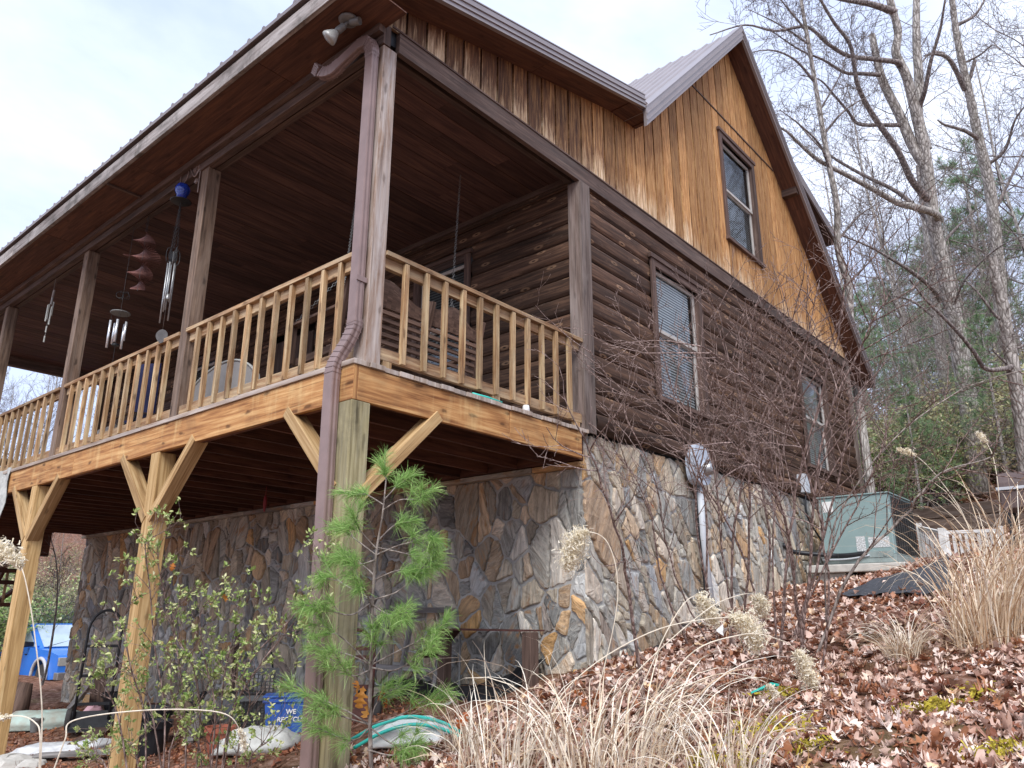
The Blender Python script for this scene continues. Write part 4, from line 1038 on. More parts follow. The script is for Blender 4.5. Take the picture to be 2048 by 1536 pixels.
def hand_truck(c,rot,h,mat,label,hw=.2):
    t=T('hand_truck',label,'hand truck',c); cr,sr=math.cos(rot),math.sin(rot)
    def L(x,y,z): # local: x sideways, y back, z up; leans back a bit
        y=y+.16*z; return (c[0]+x*cr-y*sr,c[1]+x*sr+y*cr,c[2]+z)
    b=B(); pts=[L(-hw,0,.12),L(-hw,0,h-.28)]+[L(-hw*math.cos(a),0,h-.28+.26*math.sin(a)) for a in np.linspace(.1,math.pi-.1,10)]+[L(hw,0,h-.28),L(hw,0,.12)]
    b.tube(pts,.017,8); b.build('handle_frame',mat,t,smooth=True)
    for z in (.30,.62,h*.68):
        b=B(); b.bar(L(-hw,0,z),L(hw,0,z),.012,.035,(0,0,1)); b.build('cross_bar',mat,t)
    b=B(); b.hexa([L(-hw-.04,-.24,.02),L(hw+.04,-.24,.02),L(hw+.04,-.24,.03),L(-hw-.04,-.24,.03),L(-hw-.04,.02,.02),L(hw+.04,.02,.02),L(hw+.04,.02,.03),L(-hw-.04,.02,.03)]); b.hexa([L(-hw-.04,.02,.02),L(hw+.04,.02,.02),L(hw+.04,.03,.02),L(-hw-.04,.03,.02),L(-hw-.04,.02,.22),L(hw+.04,.02,.22),L(hw+.04,.03,.22),L(-hw-.04,.03,.22)]); b.build('toe_plate',mat,t)
    for s in (-1,1):
        p=np.array(L(s*(hw+.06),.10,.125)); ax=np.array([cr,sr,0]); b=B(); b.lathe(p-ax*.03,[(.06,0),(.115,.0),(.125,.012),(.125,.048),(.115,.06),(.06,.06)],20,ax); w=b.build('wheel','rubber',t,smooth=True)
        b=B(); b.lathe(p-ax*.034,[(.03,0),(.055,.004),(.055,.064),(.03,.068)],14,ax); b.build('hub',mat,w)
    b=B(); b.tube([L(-hw-.06,.10,.125),L(hw+.06,.10,.125)],.01,6); b.build('axle',mat,t)
def under_deck():
    c=gp(178,1462); hand_truck((c[0],c[1],c[2]),R(-28),1.42,'iron','tall black hand truck with a looped handle standing by the far stone wall',.19)
    c=at(760,1475,0,1.5); g_=on_ground(1.35,1.62); hand_truck(tuple(g_),R(-50),.80,'rust','low rust-brown hand truck with a looped handle behind the pine sapling',.17)
    # blue recycling bin
    c=on_ground(1.22,2.30); t=T('recycling_bin','blue plastic recycling bin with white lettering behind the downspout','bin',c)
    rot=R(-38); cr,sr=math.cos(rot),math.sin(rot)
    L=lambda x,y,z:(c[0]+x*cr-y*sr,c[1]+x*sr+y*cr,c[2]+z)
    b=B(); w,d,h=.24,.17,.34; o_=.035
    ring=lambda s,z:[L(-w*s,-d*s,z),L(w*s,-d*s,z),L(w*s,d*s,z),L(-w*s,d*s,z)]
    a_,e_=ring(.86,.0),ring(1.,h)
    b.hexa(a_+e_); b.build('tub','blue',t,bevel=.012)
    for z in (h-.045,h-.005):
        b=B(); b.hexa(ring(1.02,z-.014)+ring(1.07,z)); b.build('rim','blue',t,bevel=.004)
    for i in range(5):
        b=B(); s=-.8+.4*i; b.hexa([L(w*.86*s-.006,-d*.86-.006,.02),L(w*.86*s+.006,-d*.86-.006,.02),L(w*.86*s+.006,-d*.86,.02),L(w*.86*s-.006,-d*.86,.02),L(w*s-.006,-d-.005,h-.06),L(w*s+.006,-d-.005,h-.06),L(w*s+.006,-d+.002,h-.06),L(w*s-.006,-d+.002,h-.06)]); b.build('rib','blue',t)
    for i,(tx,z,sz) in enumerate((('WE',.19,.056),('RECYCLE',.125,.056))):
        cu=bpy.data.curves.new('lettering','FONT'); cu.body=tx; cu.size=sz; cu.extrude=.001; cu.align_x='CENTER'; cu.materials.append(M['white'])
        cu.offset=.002
        ob=bpy.data.objects.new('tmp',cu); COL.objects.link(ob); dg=bpy.context.evaluated_depsgraph_get(); me=bpy.data.meshes.new_from_object(ob.evaluated_get(dg)); bpy.data.objects.remove(ob)
        me.name='lettering'; lo=bpy.data.objects.new('lettering',me); 
        q=L(0,-(d*.86+d*.14*z/h)-.008,z); tilt=math.atan(d*.14/h)
        mt=Matrix.Translation(q)@Matrix.Rotation(rot,4,'Z')@Matrix.Rotation(R(90)-0+tilt,4,'X'); me.transform(mt); link(lo,t)
    # grey lattice basket tipped over
    c=on_ground(1.5,3.35); t=T('lattice_basket','dark grey lattice plastic basket tipped on its side among the rubbish','basket',c)
    rot=R(-30); 
    def K(x,y,z,tl=R(38)):
        y2,z2=y*math.cos(tl)-z*math.sin(tl),y*math.sin(tl)+z*math.cos(tl); cr,sr=math.cos(rot),math.sin(rot); return (c[0]+x*cr-y2*sr,c[1]+x*sr+y2*cr,c[2]+z2+.12)
    b=B()
    for i in range(9): x=-.16+.04*i; b.bar(K(x,-.12,.02),K(x,-.17,.44),.008,.008,(1,0,0)); b.bar(K(x,.12,.02),K(x,.17,.44),.008,.008,(1,0,0))
    for j in range(10): z=.04+.042*j; s=.12+.05*z/.44; b.bar(K(-.16,-s,z),K(.16,-s,z),.008,.008); b.bar(K(-.16,s,z),K(.16,s,z),.008,.008); b.bar(K(-.17,-s,z),K(-.17,s,z),.008,.03); b.bar(K(.17,-s,z),K(.17,s,z),.008,.03)
    b.build('lattice','black2',t)
    b=B(); b.hexa([K(-.17,-.12,0),K(.17,-.12,0),K(.17,-.12,.015),K(-.17,-.12,.015),K(-.17,.12,0),K(.17,.12,0),K(.17,.12,.015),K(-.17,.12,.015)]); b.build('base','black2',t)
    b=B(); 
    for (p,q) in ((K(-.19,-.19,.45),K(.19,-.19,.45)),(K(.19,-.19,.45),K(.19,.19,.45)),(K(.19,.19,.45),K(-.19,.19,.45)),(K(-.19,.19,.45),K(-.19,-.19,.45))): b.bar(p,q,.02,.05)
    b.build('rim','black2',t)
    # white sacks
    c=gp(515,1500); sack('white_sack',(c[0],c[1],c[2]),(.33,.22,.13),'bag','crumpled white plastic sack in front of the lattice basket',3,R(-40))
    c=gp(810,1528); c=atd(815,1562,4.95); c[2]=float(ground(c[0],c[1])); sack('white_sack',tuple(c),(.26,.2,.12),'white2','white sack with a teal hose across it at the foot of the pine sapling',8,R(-50))
    b=B(); p=[(c[0]-.3,c[1]+.22,c[2]+.03),(c[0]-.2,c[1]+.05,c[2]+.13),(c[0]-.06,c[1]-.08,c[2]+.17),(c[0]+.1,c[1]-.2,c[2]+.13),(c[0]+.25,c[1]-.3,c[2]+.05),(c[0]+.5,c[1]-.5,c[2]+.04)]
    b.tube(bez(p,8),.011,8); b.tube(bez([(q[0]-.05,q[1]-.09,q[2]-.035) for q in p],8),.011,8)
    tag(b.build('garden_hose','teal',smooth=True),'teal garden hose looped over the white sack near the pine sapling','hose')
    c=gp(85,1455); sack('feed_sack',(c[0],c[1],c[2]),(.62,.26,.16),'bag2','long faded green and cream feed sack lying by the hand truck',5,R(-35),.1)
    c=gp(120,1500); sack('plastic_bundle',(c[0],c[1],c[2]-.03),(.45,.2,.08),'sheet','flattened grey plastic bundle on the bark mulch',6,R(-30),.1)
    c=gp(190,1492); sack('plastic_bundle',(c[0],c[1],c[2]-.02),(.2,.16,.07),'sheet','small clear plastic bag beside the hand truck wheel',7,R(10),.1)
    c=gp(290,1440); sack('pink_ball',(c[0]-.4,c[1]+.6,c[2]),(.12,.1,.12),'pink','faded pink plastic lump behind the middle support post',11,0,0,'toy')
    # flower pots
    def pot(c,r,h,mat,label,name='flower_pot'):
        t=T(name,label,'flower pot',c); b=B(); b.lathe(c,[(r*.68,0),(r*.97,h*.82),(r*.97,h*.83)],24); b.build('body',mat,t,smooth=False)
        b=B(); b.lathe(c+np.array([0,0,h*.80]),[(r*.98,0),(r*1.08,.003),(r*1.1,h*.2),(r*.95,h*.2),(r*.93,h*.1)],24); b.build('rim',mat,t)
        b=B(); b.lathe(c+np.array([0,0,h*.86]),[(r*.93,0),(r*.9,.01),(.01,.02)],18); b.build('soil','ground',t)
    c=gp(437,1512); pot(c+np.array([0,0,0]),.12,.22,'terra','terracotta pot in front of the white sack')
    c=gp(300,1508); c=on_ground(1.0,4.6); pot(c,.24,.42,'black','large black nursery pot behind the middle support post')
    c=on_ground(.75,3.95); pot(c,.17,.33,'black','tall black nursery pot to the right of the middle support post')
    c=on_ground(1.7,6.9); pot(c,.2,.3,'black','wide black pot behind the black hand truck')
    c=on_ground(.95,7.5); pot(c,.07,.17,'steel2','narrow grey pail beside the brown stump')
    # stump and old boards
    c=gp(22,1440); b=B(); n=18; 
    for a in range(n): pass
    b.tube([tuple(c+np.array([0,0,-.1])),tuple(c+np.array([.05,.0,.2])),tuple(c+np.array([.10,.02,.48]))],[.17,.16,.11],12); tag(b.build('stump','darkold',smooth=True),'brown weathered stump beside the far support post','stump')
    def board(p,q,w,h,mat,label,name='old_board',up=(0,0,1)):
        b=B(); b.bar(p,q,w,h,up); tag(b.build(name,mat,bevel=.004),label,'board')
    a=on_ground(.1,5.0,.05); board(tuple(a),tuple(on_ground(.75,4.2,.05)),.14,.04,'oldwood','grey weathered board lying flat near the front support posts')
    a=on_ground(1.6,8.2,.1); board(tuple(a),tuple(on_ground(1.2,6.6,.55)),.05,.09,'oldwood','grey board sloping up beside the brown stump')
    a=on_ground(1.9,8.4,.5); board(tuple(a),tuple(on_ground(1.7,6.9,.62)),.04,.12,'darkold','dark brown plank resting level behind the hand truck')
    a=on_ground(1.35,6.7,.03); board(tuple(a),tuple(on_ground(1.7,7.6,.5)),.18,.03,'darkold','broad dark board leaning up under the plank')
    # ladder-like old frame leaning on the wall
    t=T('sash_frame','old grey wooden sash frame leaning on the stone wall behind the pine sapling','frame',on_ground(2.35,2.2))
    def Fp(u,z): return (2.62-.2*(1-z/.9),1.72+u,float(ground(2.4,2.2))+z)
    for (p,q,w) in ((Fp(0,0),Fp(0,.92),.06),(Fp(.52,0),Fp(.52,.95),.06),(Fp(.95,0),Fp(.95,1.0),.06),(Fp(-.03,.88),Fp(.98,.88),.055),(Fp(0,.30),Fp(.95,.30),.05)):
        b=B(); b.bar(p,q,w,.035,(1,0,0)); b.build('rail','oldwood',t,bevel=.003)
    # timber stand with rusty sheet top
    t=T('timber_stand','dark timber stand with a thin rusty sheet top against the stone wall','stand',on_ground(2.45,1.0))
    for (y,m,w) in ((.45,'darkold',.11),(1.53,'darkold',.10)):
        z0=float(ground(2.4,y))-.2; b=B(); b.box(2.35,2.35+w,y-w/2,y+w/2,z0,-1.86,2); b.build('leg',m,t,bevel=.006)
    b=B(); b.box(2.33,2.63,.46,1.62,-1.855,-1.842,1); b.hexa([(2.33,1.5,-1.86),(2.6,1.5,-1.86),(2.6,1.5,-1.85),(2.33,1.5,-1.85),(2.2,1.72,-2.12),(2.5,1.72,-2.12),(2.5,1.72,-2.11),(2.2,1.72,-2.11)]); b.build('sheet_top','rust',t)
    b=B(); b.tube([(2.5,1.42,-1.9),(2.48,1.4,-2.7)],.012,7); b.build('pipe','steel2',t)
    # leaf rake head
    c=on_ground(1.9,.95,.03); t=T('leaf_rake','grey fan-shaped leaf rake head standing against the timber stand','rake',c)
    b=B(); o=np.array(at(905,1470,0,1.7)); o[2]=max(o[2],c[2]+.02); tip=np.array(at(845,1440,0,1.7)); dv=tip-o; 
    side=np.array([0,0.35,-1.]); side=np.array(at(850,1470,0,1.7))-tip+np.array(at(828,1425,0,1.7))*0
    s2=np.array(at(838,1462,0,1.7))-np.array(at(872,1427,0,1.7)); 
    for k in range(13):
        f=k/12-.5; e=tip+s2*f*1.6+np.array([0,0,.0]); m_=o+(e-o)*.45
        b.tube([tuple(m_),tuple(m_+(e-m_)*.8),tuple(e+np.array([-.04,0,-.02]))],.0035,4)
    b.build('tines','steel',t)
    b=B(); e0,e1=o+(tip-s2*.8-o)*.46,o+(tip+s2*.8-o)*.46; n_=np.array([.012,0,0]); b.hexa([tuple(o-s2*.08),tuple(o+s2*.08),tuple(o+s2*.08+n_),tuple(o-s2*.08+n_),tuple(e0),tuple(e1),tuple(e1+n_),tuple(e0+n_)]); b.build('fan_plate','concrete',t)
    # thin black rod
    a=at(543,1305,0,2.6); c=at(552,1425,0,2.4); b=B(); b.tube([tuple(a),tuple(c)],.011,7); tag(b.build('metal_rod','black'),'thin black rod leaning against the stone wall above the lattice basket','rod')
    a=on_ground(1.9,4.9,.35); board(tuple(a),tuple(on_ground(1.0,3.7,.03)),.10,.03,'oldwood','thin grey board propped on the rubbish behind the nursery pots')
    a=on_ground(2.45,5.4,.9); board(tuple(a),tuple(on_ground(1.9,4.5,.05)),.06,.04,'darkold','dark stick leaning on the stone wall behind the shrub')
    a=on_ground(1.2,6.1,.02); board(tuple(a),tuple(on_ground(.6,5.3,.05)),.2,.025,'darkold','flat dark board on the mulch in front of the hand truck')
    c=on_ground(1.15,4.1,.02); pot(c+np.array([.3,.15,0]),.13,.24,'black2','small grey nursery pot between the two black pots')
    c=on_ground(1.5,5.6); pot(c,.15,.26,'terra','brownish pot behind the middle support post')
    c=on_ground(1.9,4.2); t=T('storage_box','dark grey plastic storage box with a lid against the rubble','box',c); b=B(); b.box(c[0]-.2,c[0]+.2,c[1]-.3,c[1]+.3,c[2],c[2]+.3,2); b.build('body','black2',t,bevel=.03); b=B(); b.box(c[0]-.22,c[0]+.22,c[1]-.32,c[1]+.32,c[2]+.301,c[2]+.335,1); b.build('lid','black',t,bevel=.012)
    # rocks and slabs
    def rock(c,s,label,seed,mat='stone'):
        r_=random.Random(seed); b=B(); n,m=12,7; pts=[]
        for i in range(m+1):
            th=math.pi*i/m
            pts.append([(c[0]+s[0]*math.sin(th)*math.cos(2*math.pi*j/n)*r_.uniform(.8,1.1),c[1]+s[1]*math.sin(th)*math.sin(2*math.pi*j/n)*r_.uniform(.8,1.1),c[2]+s[2]*math.cos(th)*r_.uniform(.85,1.05)) for j in range(n)])
        rr=r_.random()
        for i in range(m):
            for j in range(n): q=[pts[i][j],pts[i+1][j],pts[i+1][(j+1)%n],pts[i][(j+1)%n]]; b.poly(q,[(p[0]+p[1],p[2]*3) for p in q],rr)
        tag(b.build('loose_stone',mat),label,'stone',)
    c=gp(560,1530); c=on_ground(.95,2.25,.02); rock(c,(.3,.2,.05),'flat tan slab in front of the blue bin',1)
    c=gp(15,1530); rock(c,(.28,.28,.10),'round pale footing stone under the far support post',2,'concrete')
    c=gp(65,1532); rock(c,(.16,.12,.07),'small white block beside the footing stone',3,'concrete')
    for k,(x,y,s) in enumerate(((2.3,2.3,.2),(2.2,3.5,.22),(2.3,4.3,.2),(2.15,5.3,.24),(2.2,6.2,.2),(2.3,2.9,.18))):
        c=on_ground(x,y,.05); rock(c,(s,s*.8,s*.6),'',20+k); o=bpy.context.scene.collection.objects[-1]
        tag(o,['broken ledge stone behind the low rust-brown hand truck','broken ledge stone behind the lattice basket','broken ledge stone to the left of the lattice basket','broken ledge stone behind the large black nursery pot','broken ledge stone to the right of the tall black hand truck','broken ledge stone between the blue bin and the wall'][k],'stone','loose stones along the wall foot')
    for k,(px,py) in enumerate(((330,1515),(620,1525),(790,1500),(880,1430),(1020,1395),(1330,1300))):
        pass
    # black ground fabric bunched at the wall foot
    r_=np.random.default_rng(4); V=[];F=[]; ys=np.arange(.5,6.6,.07); n=7
    for i,y in enumerate(ys):
        for j in range(n):
            x=2.70-.55*j/(n-1)*(1+.35*math.sin(y*2.1)); z=float(ground(x,y))+.02+.085*(1-j/(n-1))*(1+.7*math.sin(y*3.1+j))+r_.normal(0,.02)*(j<n-1); 
            if j==n-1: z=float(ground(x,y))-.03
            V.append((x,y,z))
    for i in range(len(ys)-1):
        for j in range(n-1): k=i*n+j; F.append((k,k+1,k+n+1,k+n))
    o=npmesh('black_plastic_sheet',np.array(V),np.array(F),np.full(len(F),.5),'black',smooth=True); tag(o,'bunched black plastic sheeting along the foot of the stone wall','plastic sheet')
    c=gp(1345,1270); V=[];F=[]
    for i in range(24):
        for j in range(6): x=3.1+.09*i; V.append((x,-.02-.05*j,float(ground(x,-.1))-.06+.07*(1-j/5)*(1+.35*math.sin(i*.9))+r_.normal(0,.015)))
    for i in range(23):
        for j in range(5): k=i*6+j; F.append((k,k+6,k+7,k+1))
    o=npmesh('black_plastic_sheet',np.array(V),np.array(F),np.full(len(F),.5),'black',smooth=True); tag(o,'torn black plastic sheeting below the side stone wall by the conduit','plastic sheet')
M['black2']=plain('dark_grey_plastic',(.11,.115,.115),.5,.4,0,.1,9); M['white2']=plain('white_sack',(.66,.66,.64),.55,.3,0,.08,10,.3)
under_deck()
def stairs():
    # porch steps beyond the far left posts
    t=T('deck_stairs','dark wooden steps with a baluster rail at the far end of the deck','stairs',on_ground(.3,12.5))
    b=B(); b.box(.0,2.2,YE+.12,YE+.17,-.70,-.22,0); b.build('skirt_board','joist',t)
    b=B(); b.box(.0,2.25,YE+.18,YE+1.4,-.26,-.20,1); b.build('landing','joist',t)
    for x in (.9,1.78):
        b=B(); b.box(x,x+.09,YE+.2,YE+.29,-3.2,-.27,2); b.build('post','joist',t)
        b=B(); b.bar((x-.02,YE+.35,-.30),(x-.02,YE+3.1,-2.85),.05,.28,(0,0,1)); b.build('stringer','joist',t)
    for z in (-.97,-1.17,-1.55): b=B(); b.box(.0,1.9,YE+.14,YE+.18,z-.04,z+.03,0); b.build('rail','joist',t)
    for k in range(12): b=B(); b.box(.1+.15*k,.14+.15*k,YE+.19,YE+.22,-1.55,-.97,2); b.build('baluster','bal',t)
    for k in range(9): b=B(); b.box(.95,1.75,YE+.6+.29*k,YE+.88+.29*k,-.58-.27*k,-.54-.27*k,0); b.build('tread','joist',t)
    b=B(); b.bar((.3,YE+.3,-2.6),(1.8,YE+.3,-1.3),.05,.2,(0,1,0)); b.build('diagonal_board','joist',t)
stairs()
# ================================================================ SIDE YARD THINGS
def side_yard():
    # heat pump
    x0,x1,y0,y1=8.02,9.25,-1.27,-.33; z0,z1=-1.02,-.10
    t=T('heat_pump','grey-green metal heat pump cabinet on a concrete pad beside the house','heat pump',(8.4,-.8,z0))
    b=B(); b.box(x0,x1,y0,y1,z0+.10,z1,2); o=b.build('cabinet','acp',t,bevel=.012)
    b=B(); b.box(x0-.02,x1+.02,y0-.02,y1+.02,z1+.001,z1+.02,0); b.build('lid','acp',t,bevel=.004)
    b=B(); b.box(x0-.012,x1+.01,y0-.012,y1+.01,z0,z0+.099,0); b.build('base_pan','acp2',t,bevel=.004)
    b=B(); b.box(x0+.12,x1-.06,y0-.006,y0+.001,z0+.13,z1-.03,0); f=b.build('coil','black',t)
    b=B(); n=9
    for k in range(n+1): x=x0+.12+(x1-.06-x0-.12)*k/n; b.box(x-.006,x+.006,y0-.016,y0-.007,z0+.13,z1-.03,2)
    zz=z0+.15
    while zz<z1-.03: b.box(x0+.12,x1-.06,y0-.012,y0-.0065,zz,zz+.004,0); zz+=.02
    b.build('grille','blacksoft',f)
    b=B(); b.box(x0-.004,x0-.0005,y1-.2,y1-.06,z1-.20,z1-.05,1); b.build('paper_label','white',t)
    b=B(); b.box(x0-.004,x0-.0005,y0+.05,y0+.32,z0+.20,z0+.34,1); b.box(x0-.004,x0-.0005,y0+.36,y0+.48,z0+.16,z0+.36,1); b.build('rating_label','labelp',t)
    b=B(); b.box(x0-.02,x0-.0005,y0+.02,y0+.42,z0+.07,z0+.15,1); b.tube([(x0-.02,y0+.12,z0+.10),(x0-.03,y0+.12,z0+.10)],.02,10); b.build('service_panel','acp2',t)
    b=B(); b.tube(bez([(x0-.03,y0+.35,z0+.13),(x0-.05,y0+.6,z0+.11),(x0-.06,y1-.1,z0+.12),(x0-.25,.0,z0+.18),(x0-.5,.04,z0+.26)],8),.032,9); b.build('insulated_pipe','black',t,smooth=True)
    b=B(); b.tube(bez([(x0-.03,y0+.32,z0+.10),(x0-.06,y0+.6,z0+.06),(x0-.07,y1,z0+.06)],6),.012,7); b.build('copper_pipe','pipe',t,smooth=True)
    b=B(); b.box(7.86,9.4,-1.42,-.12,z0-.12,z0-.012,0); tag(b.build('equipment_pad','concrete',bevel=.015),'pale concrete pad under the heat pump','pad')
    for k,(y,lb) in enumerate(((-1.3,'concrete block under the outer edge of the heat pump pad'),(-.62,'concrete block under the middle of the heat pump pad'))):
        b=B(); b.box(7.95,8.35,y,y+.36,z0-.42,z0-.125,0); tag(b.build('concrete_block','concrete',bevel=.008),lb,'block')
    # electric meter
    c=at(1395,930,1,-.06); t=T('electric_meter','pale blue-grey electric meter box on the log wall above its conduit','electric meter',(c[0],0,c[2]-.25))
    b=B(); X,Z=c[0],c[2]; out=[]; 
    n=24
    for k in range(n): 
        a=2*math.pi*k/n; e=.7; out.append((X+.20*math.copysign(abs(math.cos(a))**e,math.cos(a)),Z+.24*math.copysign(abs(math.sin(a))**e,math.sin(a))))
    b.poly([(p[0],-.13,p[1]) for p in out]); 
    for k in range(n): p,q=out[k],out[(k+1)%n]; b.poly([(p[0],-.13,p[1]),(p[0],-.01,p[1]),(q[0],-.01,q[1]),(q[0],-.13,q[1])])
    b.build('box','meter',t,bevel=.008)
    b=B(); b.lathe((X+.05,-.13,Z-.05),[(.085,0),(.088,.015),(.075,.02),(.072,.08),(.05,.10),(.0,.102)],24,(0,-1,0)); b.build('glass_dial','steel',t,smooth=True)
    b=B(); b.lathe((X+.05,-.13,Z-.05),[(.1,0),(.1,.012),(.09,.014)],24,(0,-1,0)); b.build('collar','meter',t)
    d=at(1438,1232,1,-.06); b=B(); b.tube([(X+.05,-.045,Z-.22),(X+.03,-.045,Z-.8),(d[0]-.1,-.045,d[2]-.25)],.043,12); b.build('conduit','pipe',t,smooth=True)
    b=B(); b.tube([(X-.03,-.03,Z-.2),(X-.02,-.03,Z-.6),(X+.06,-.03,-1.9)],.012,6); b.build('cable','black',t)
    c=at(1607,965,1,-.05); t=T('disconnect_box','grey electrical disconnect box on the wall near the heat pump','electric box',(c[0],0,c[2]-.1)); b=B(); b.box(c[0]-.09,c[0]+.09,-.11,.02,c[2]-.16,c[2]+.12,2); b.build('box','pipe',t,bevel=.01)
    b=B(); b.tube(bez([(c[0],-.06,c[2]-.16),(c[0]-.02,-.06,c[2]-.5),(c[0]+.2,-.15,c[2]-.85),(8.0,-.4,-.85)],8),.014,7); b.build('cable','black',t,smooth=True)
    c=at(1703,762,1,.1); b=B(); b.tube([(XE+.02,.1,c[2]),(XE+.12,.1,c[2]-.01),(XE+.20,.1,c[2]-.08)],.035,10); tag(b.build('vent_pipe','white',smooth=True),'white pipe stub poking out below the far eave','pipe')
    # paper scrap and teal scrap
    c=gp(1447,1272,.03); b=B(); b.poly([tuple(c),tuple(c+np.array([.12,.05,.02])),tuple(c+np.array([.05,.02,.11]))]); b.poly([tuple(c+np.array([.004,.0,0])),tuple(c+np.array([.05,.02,.11])),tuple(c+np.array([-.04,.06,.05]))]); b.poly([tuple(c+np.array([0,0,.01])),tuple(c+np.array([-.07,-.03,.05])),tuple(c+np.array([.02,-.05,.09]))])
    tag(b.build('paper_scrap','white'),'white scrap of plastic in the leaves below the conduit','litter')
    c=gp(1533,1380,.05); b=B(); b.hexa([tuple(c+np.array(v)) for v in ((-.05,.07,-.02),(.0,.02,-.0),(.005,.02,.012),(-.05,.07,-.01),(.0,-.03,.03),(.06,-.05,.02),(.06,-.05,.032),(.0,-.03,.042))]); tag(b.build('plastic_scrap','teal'),'teal scrap of plastic lying on the fallen leaves','litter')
    # white picket gate panels behind the heat pump
    def picket(p,q,n,h,label):
        t=T('picket_fence',label,'fence',p); p=np.array(p,float); q=np.array(q,float); d=(q-p)
        b=B(); b.bar(p+[0,0,h],q+[0,0,h],.05,.045); b.bar(p+[0,0,.08],q+[0,0,.08],.035,.05); b.build('rail','white3',t,bevel=.004)
        for k in range(n):
            s=(k+.5)/n; o=p+d*s; b=B(); b.bar(o+[0,0,.0],o+[0,0,h-.02],.035,.035,(1,0,0)); b.build('picket','white3',t)
        for e in (p,q): b=B(); b.bar(e+[0,0,-.1],e+[0,0,h+.06],.07,.07,(1,0,0)); b.build('post','white3',t,bevel=.004)
    a=at(1838,1052,0,9.6); c=at(1882,1062,0,9.0); e=at(2000,1058,0,9.4)
    picket((a[0],a[1],a[2]-.62),(c[0],c[1],c[2]-.62),5,.6,'short white picket rail running back beside the heat pump')
    picket((c[0]+.05,c[1]-.02,c[2]-.62),(e[0],e[1],e[2]-.62),9,.6,'white picket rail half hidden behind the tall dry grass')
    # retaining timbers
    a=at(1835,1030,0,11.5); c=at(2080,1005,0,9.8)
    for k,(dz,lb) in enumerate(((.0,'upper weathered timber of the low retaining wall behind the picket rail'),(-.2,'lower weathered timber of the low retaining wall behind the picket rail'))):
        b=B(); b.bar((a[0],a[1],a[2]+dz),(c[0],c[1],c[2]+dz),.16,.19); tag(b.build('retaining_timber','darkold2',bevel=.01),lb,'timber')
    # brown covered grill at the right edge
    c=at(2035,975,0,8.6); t=T('covered_grill','brown rounded metal barrel grill half behind the dry grass at the right edge','grill',(c[0],c[1],c[2]-.8))
    b=B(); L=.5
    V=[]; n=12
    for i in range(2):
        V.append([])
        for k in range(n+1):
            an=math.pi*k/n; V[i].append((c[0]-.30*math.cos(an),c[1]+.18-i*1.1,c[2]-.02+.22*math.sin(an)))
    for k in range(n): b.poly([V[0][k],V[0][k+1],V[1][k+1],V[1][k]],r=.5)
    b.poly(V[0][::-1]); b.poly(V[1]); b.build('lid','brownmetal',t)
    b=B(); b.box(c[0]-.32,c[0]+.32,c[1]-.94,c[1]+.2,c[2]-.06,c[2]-.021,1); b.build('band','pipe',t,bevel=.004)
    b=B(); b.box(c[0]-.29,c[0]+.29,c[1]-.92,c[1]+.18,c[2]-.30,c[2]-.062,1); b.build('fire_box','brownmetal',t,bevel=.02)
    for (dx,dy) in ((-.24,.12),(.24,.12),(-.24,-.86),(.24,-.86)): b=B(); b.box(c[0]+dx-.02,c[0]+dx+.02,c[1]+dy-.02,c[1]+dy+.02,c[2]-.95,c[2]-.301,2); b.build('leg','iron',t)
    # weed fabric
    p=[gp(1690,1190),gp(1900,1140),gp(1890,1205)]; V=[];F=[]; A_=gp(1685,1193,.03); B_=gp(1900,1128,.06); C_=gp(1905,1190,.0)
    n=16
    for i in range(n+1):
        s=i/n; u=A_+(B_-A_)*s; w=A_+(C_-A_)*s
        for j in range(4):
            q=u+(w-u)*j/3; q[2]=float(ground(q[0],q[1]))+.05+.13*s*(1-j/3)+.01*math.sin(i*1.7+j); V.append(q)
    for i in range(n):
        for j in range(3): k=i*4+j; F.append((k,k+1,k+5,k+4))
    V=np.array(V); tag(npmesh('weed_fabric',V,np.array(F),np.full(len(F),.5),'fabric',smooth=True),'charcoal landscaping fabric lying on the leaves in front of the heat pump','fabric')
M['acp2']=plain('dull_grey_green',(.25,.30,.29),.5,.4); M['blacksoft']=plain('black_wire',(.05,.05,.05),.5,.4); M['labelp']=plain('printed_label',(.5,.52,.52),.5,.3,0,.5,60)
M['white3']=plain('faded_white_paint',(.64,.63,.61),.6,.3,0,.15,9); M['brownmetal']=plain('brown_paint',(.10,.07,.065),.45,.4)
M['darkold2']=wood('pale_old_timber',(.10,.07,.055),(.2,.15,.12),(.34,.27,.23),.2,grey=.3)  # paler, partly greyed variant of the dark old timber
side_yard()
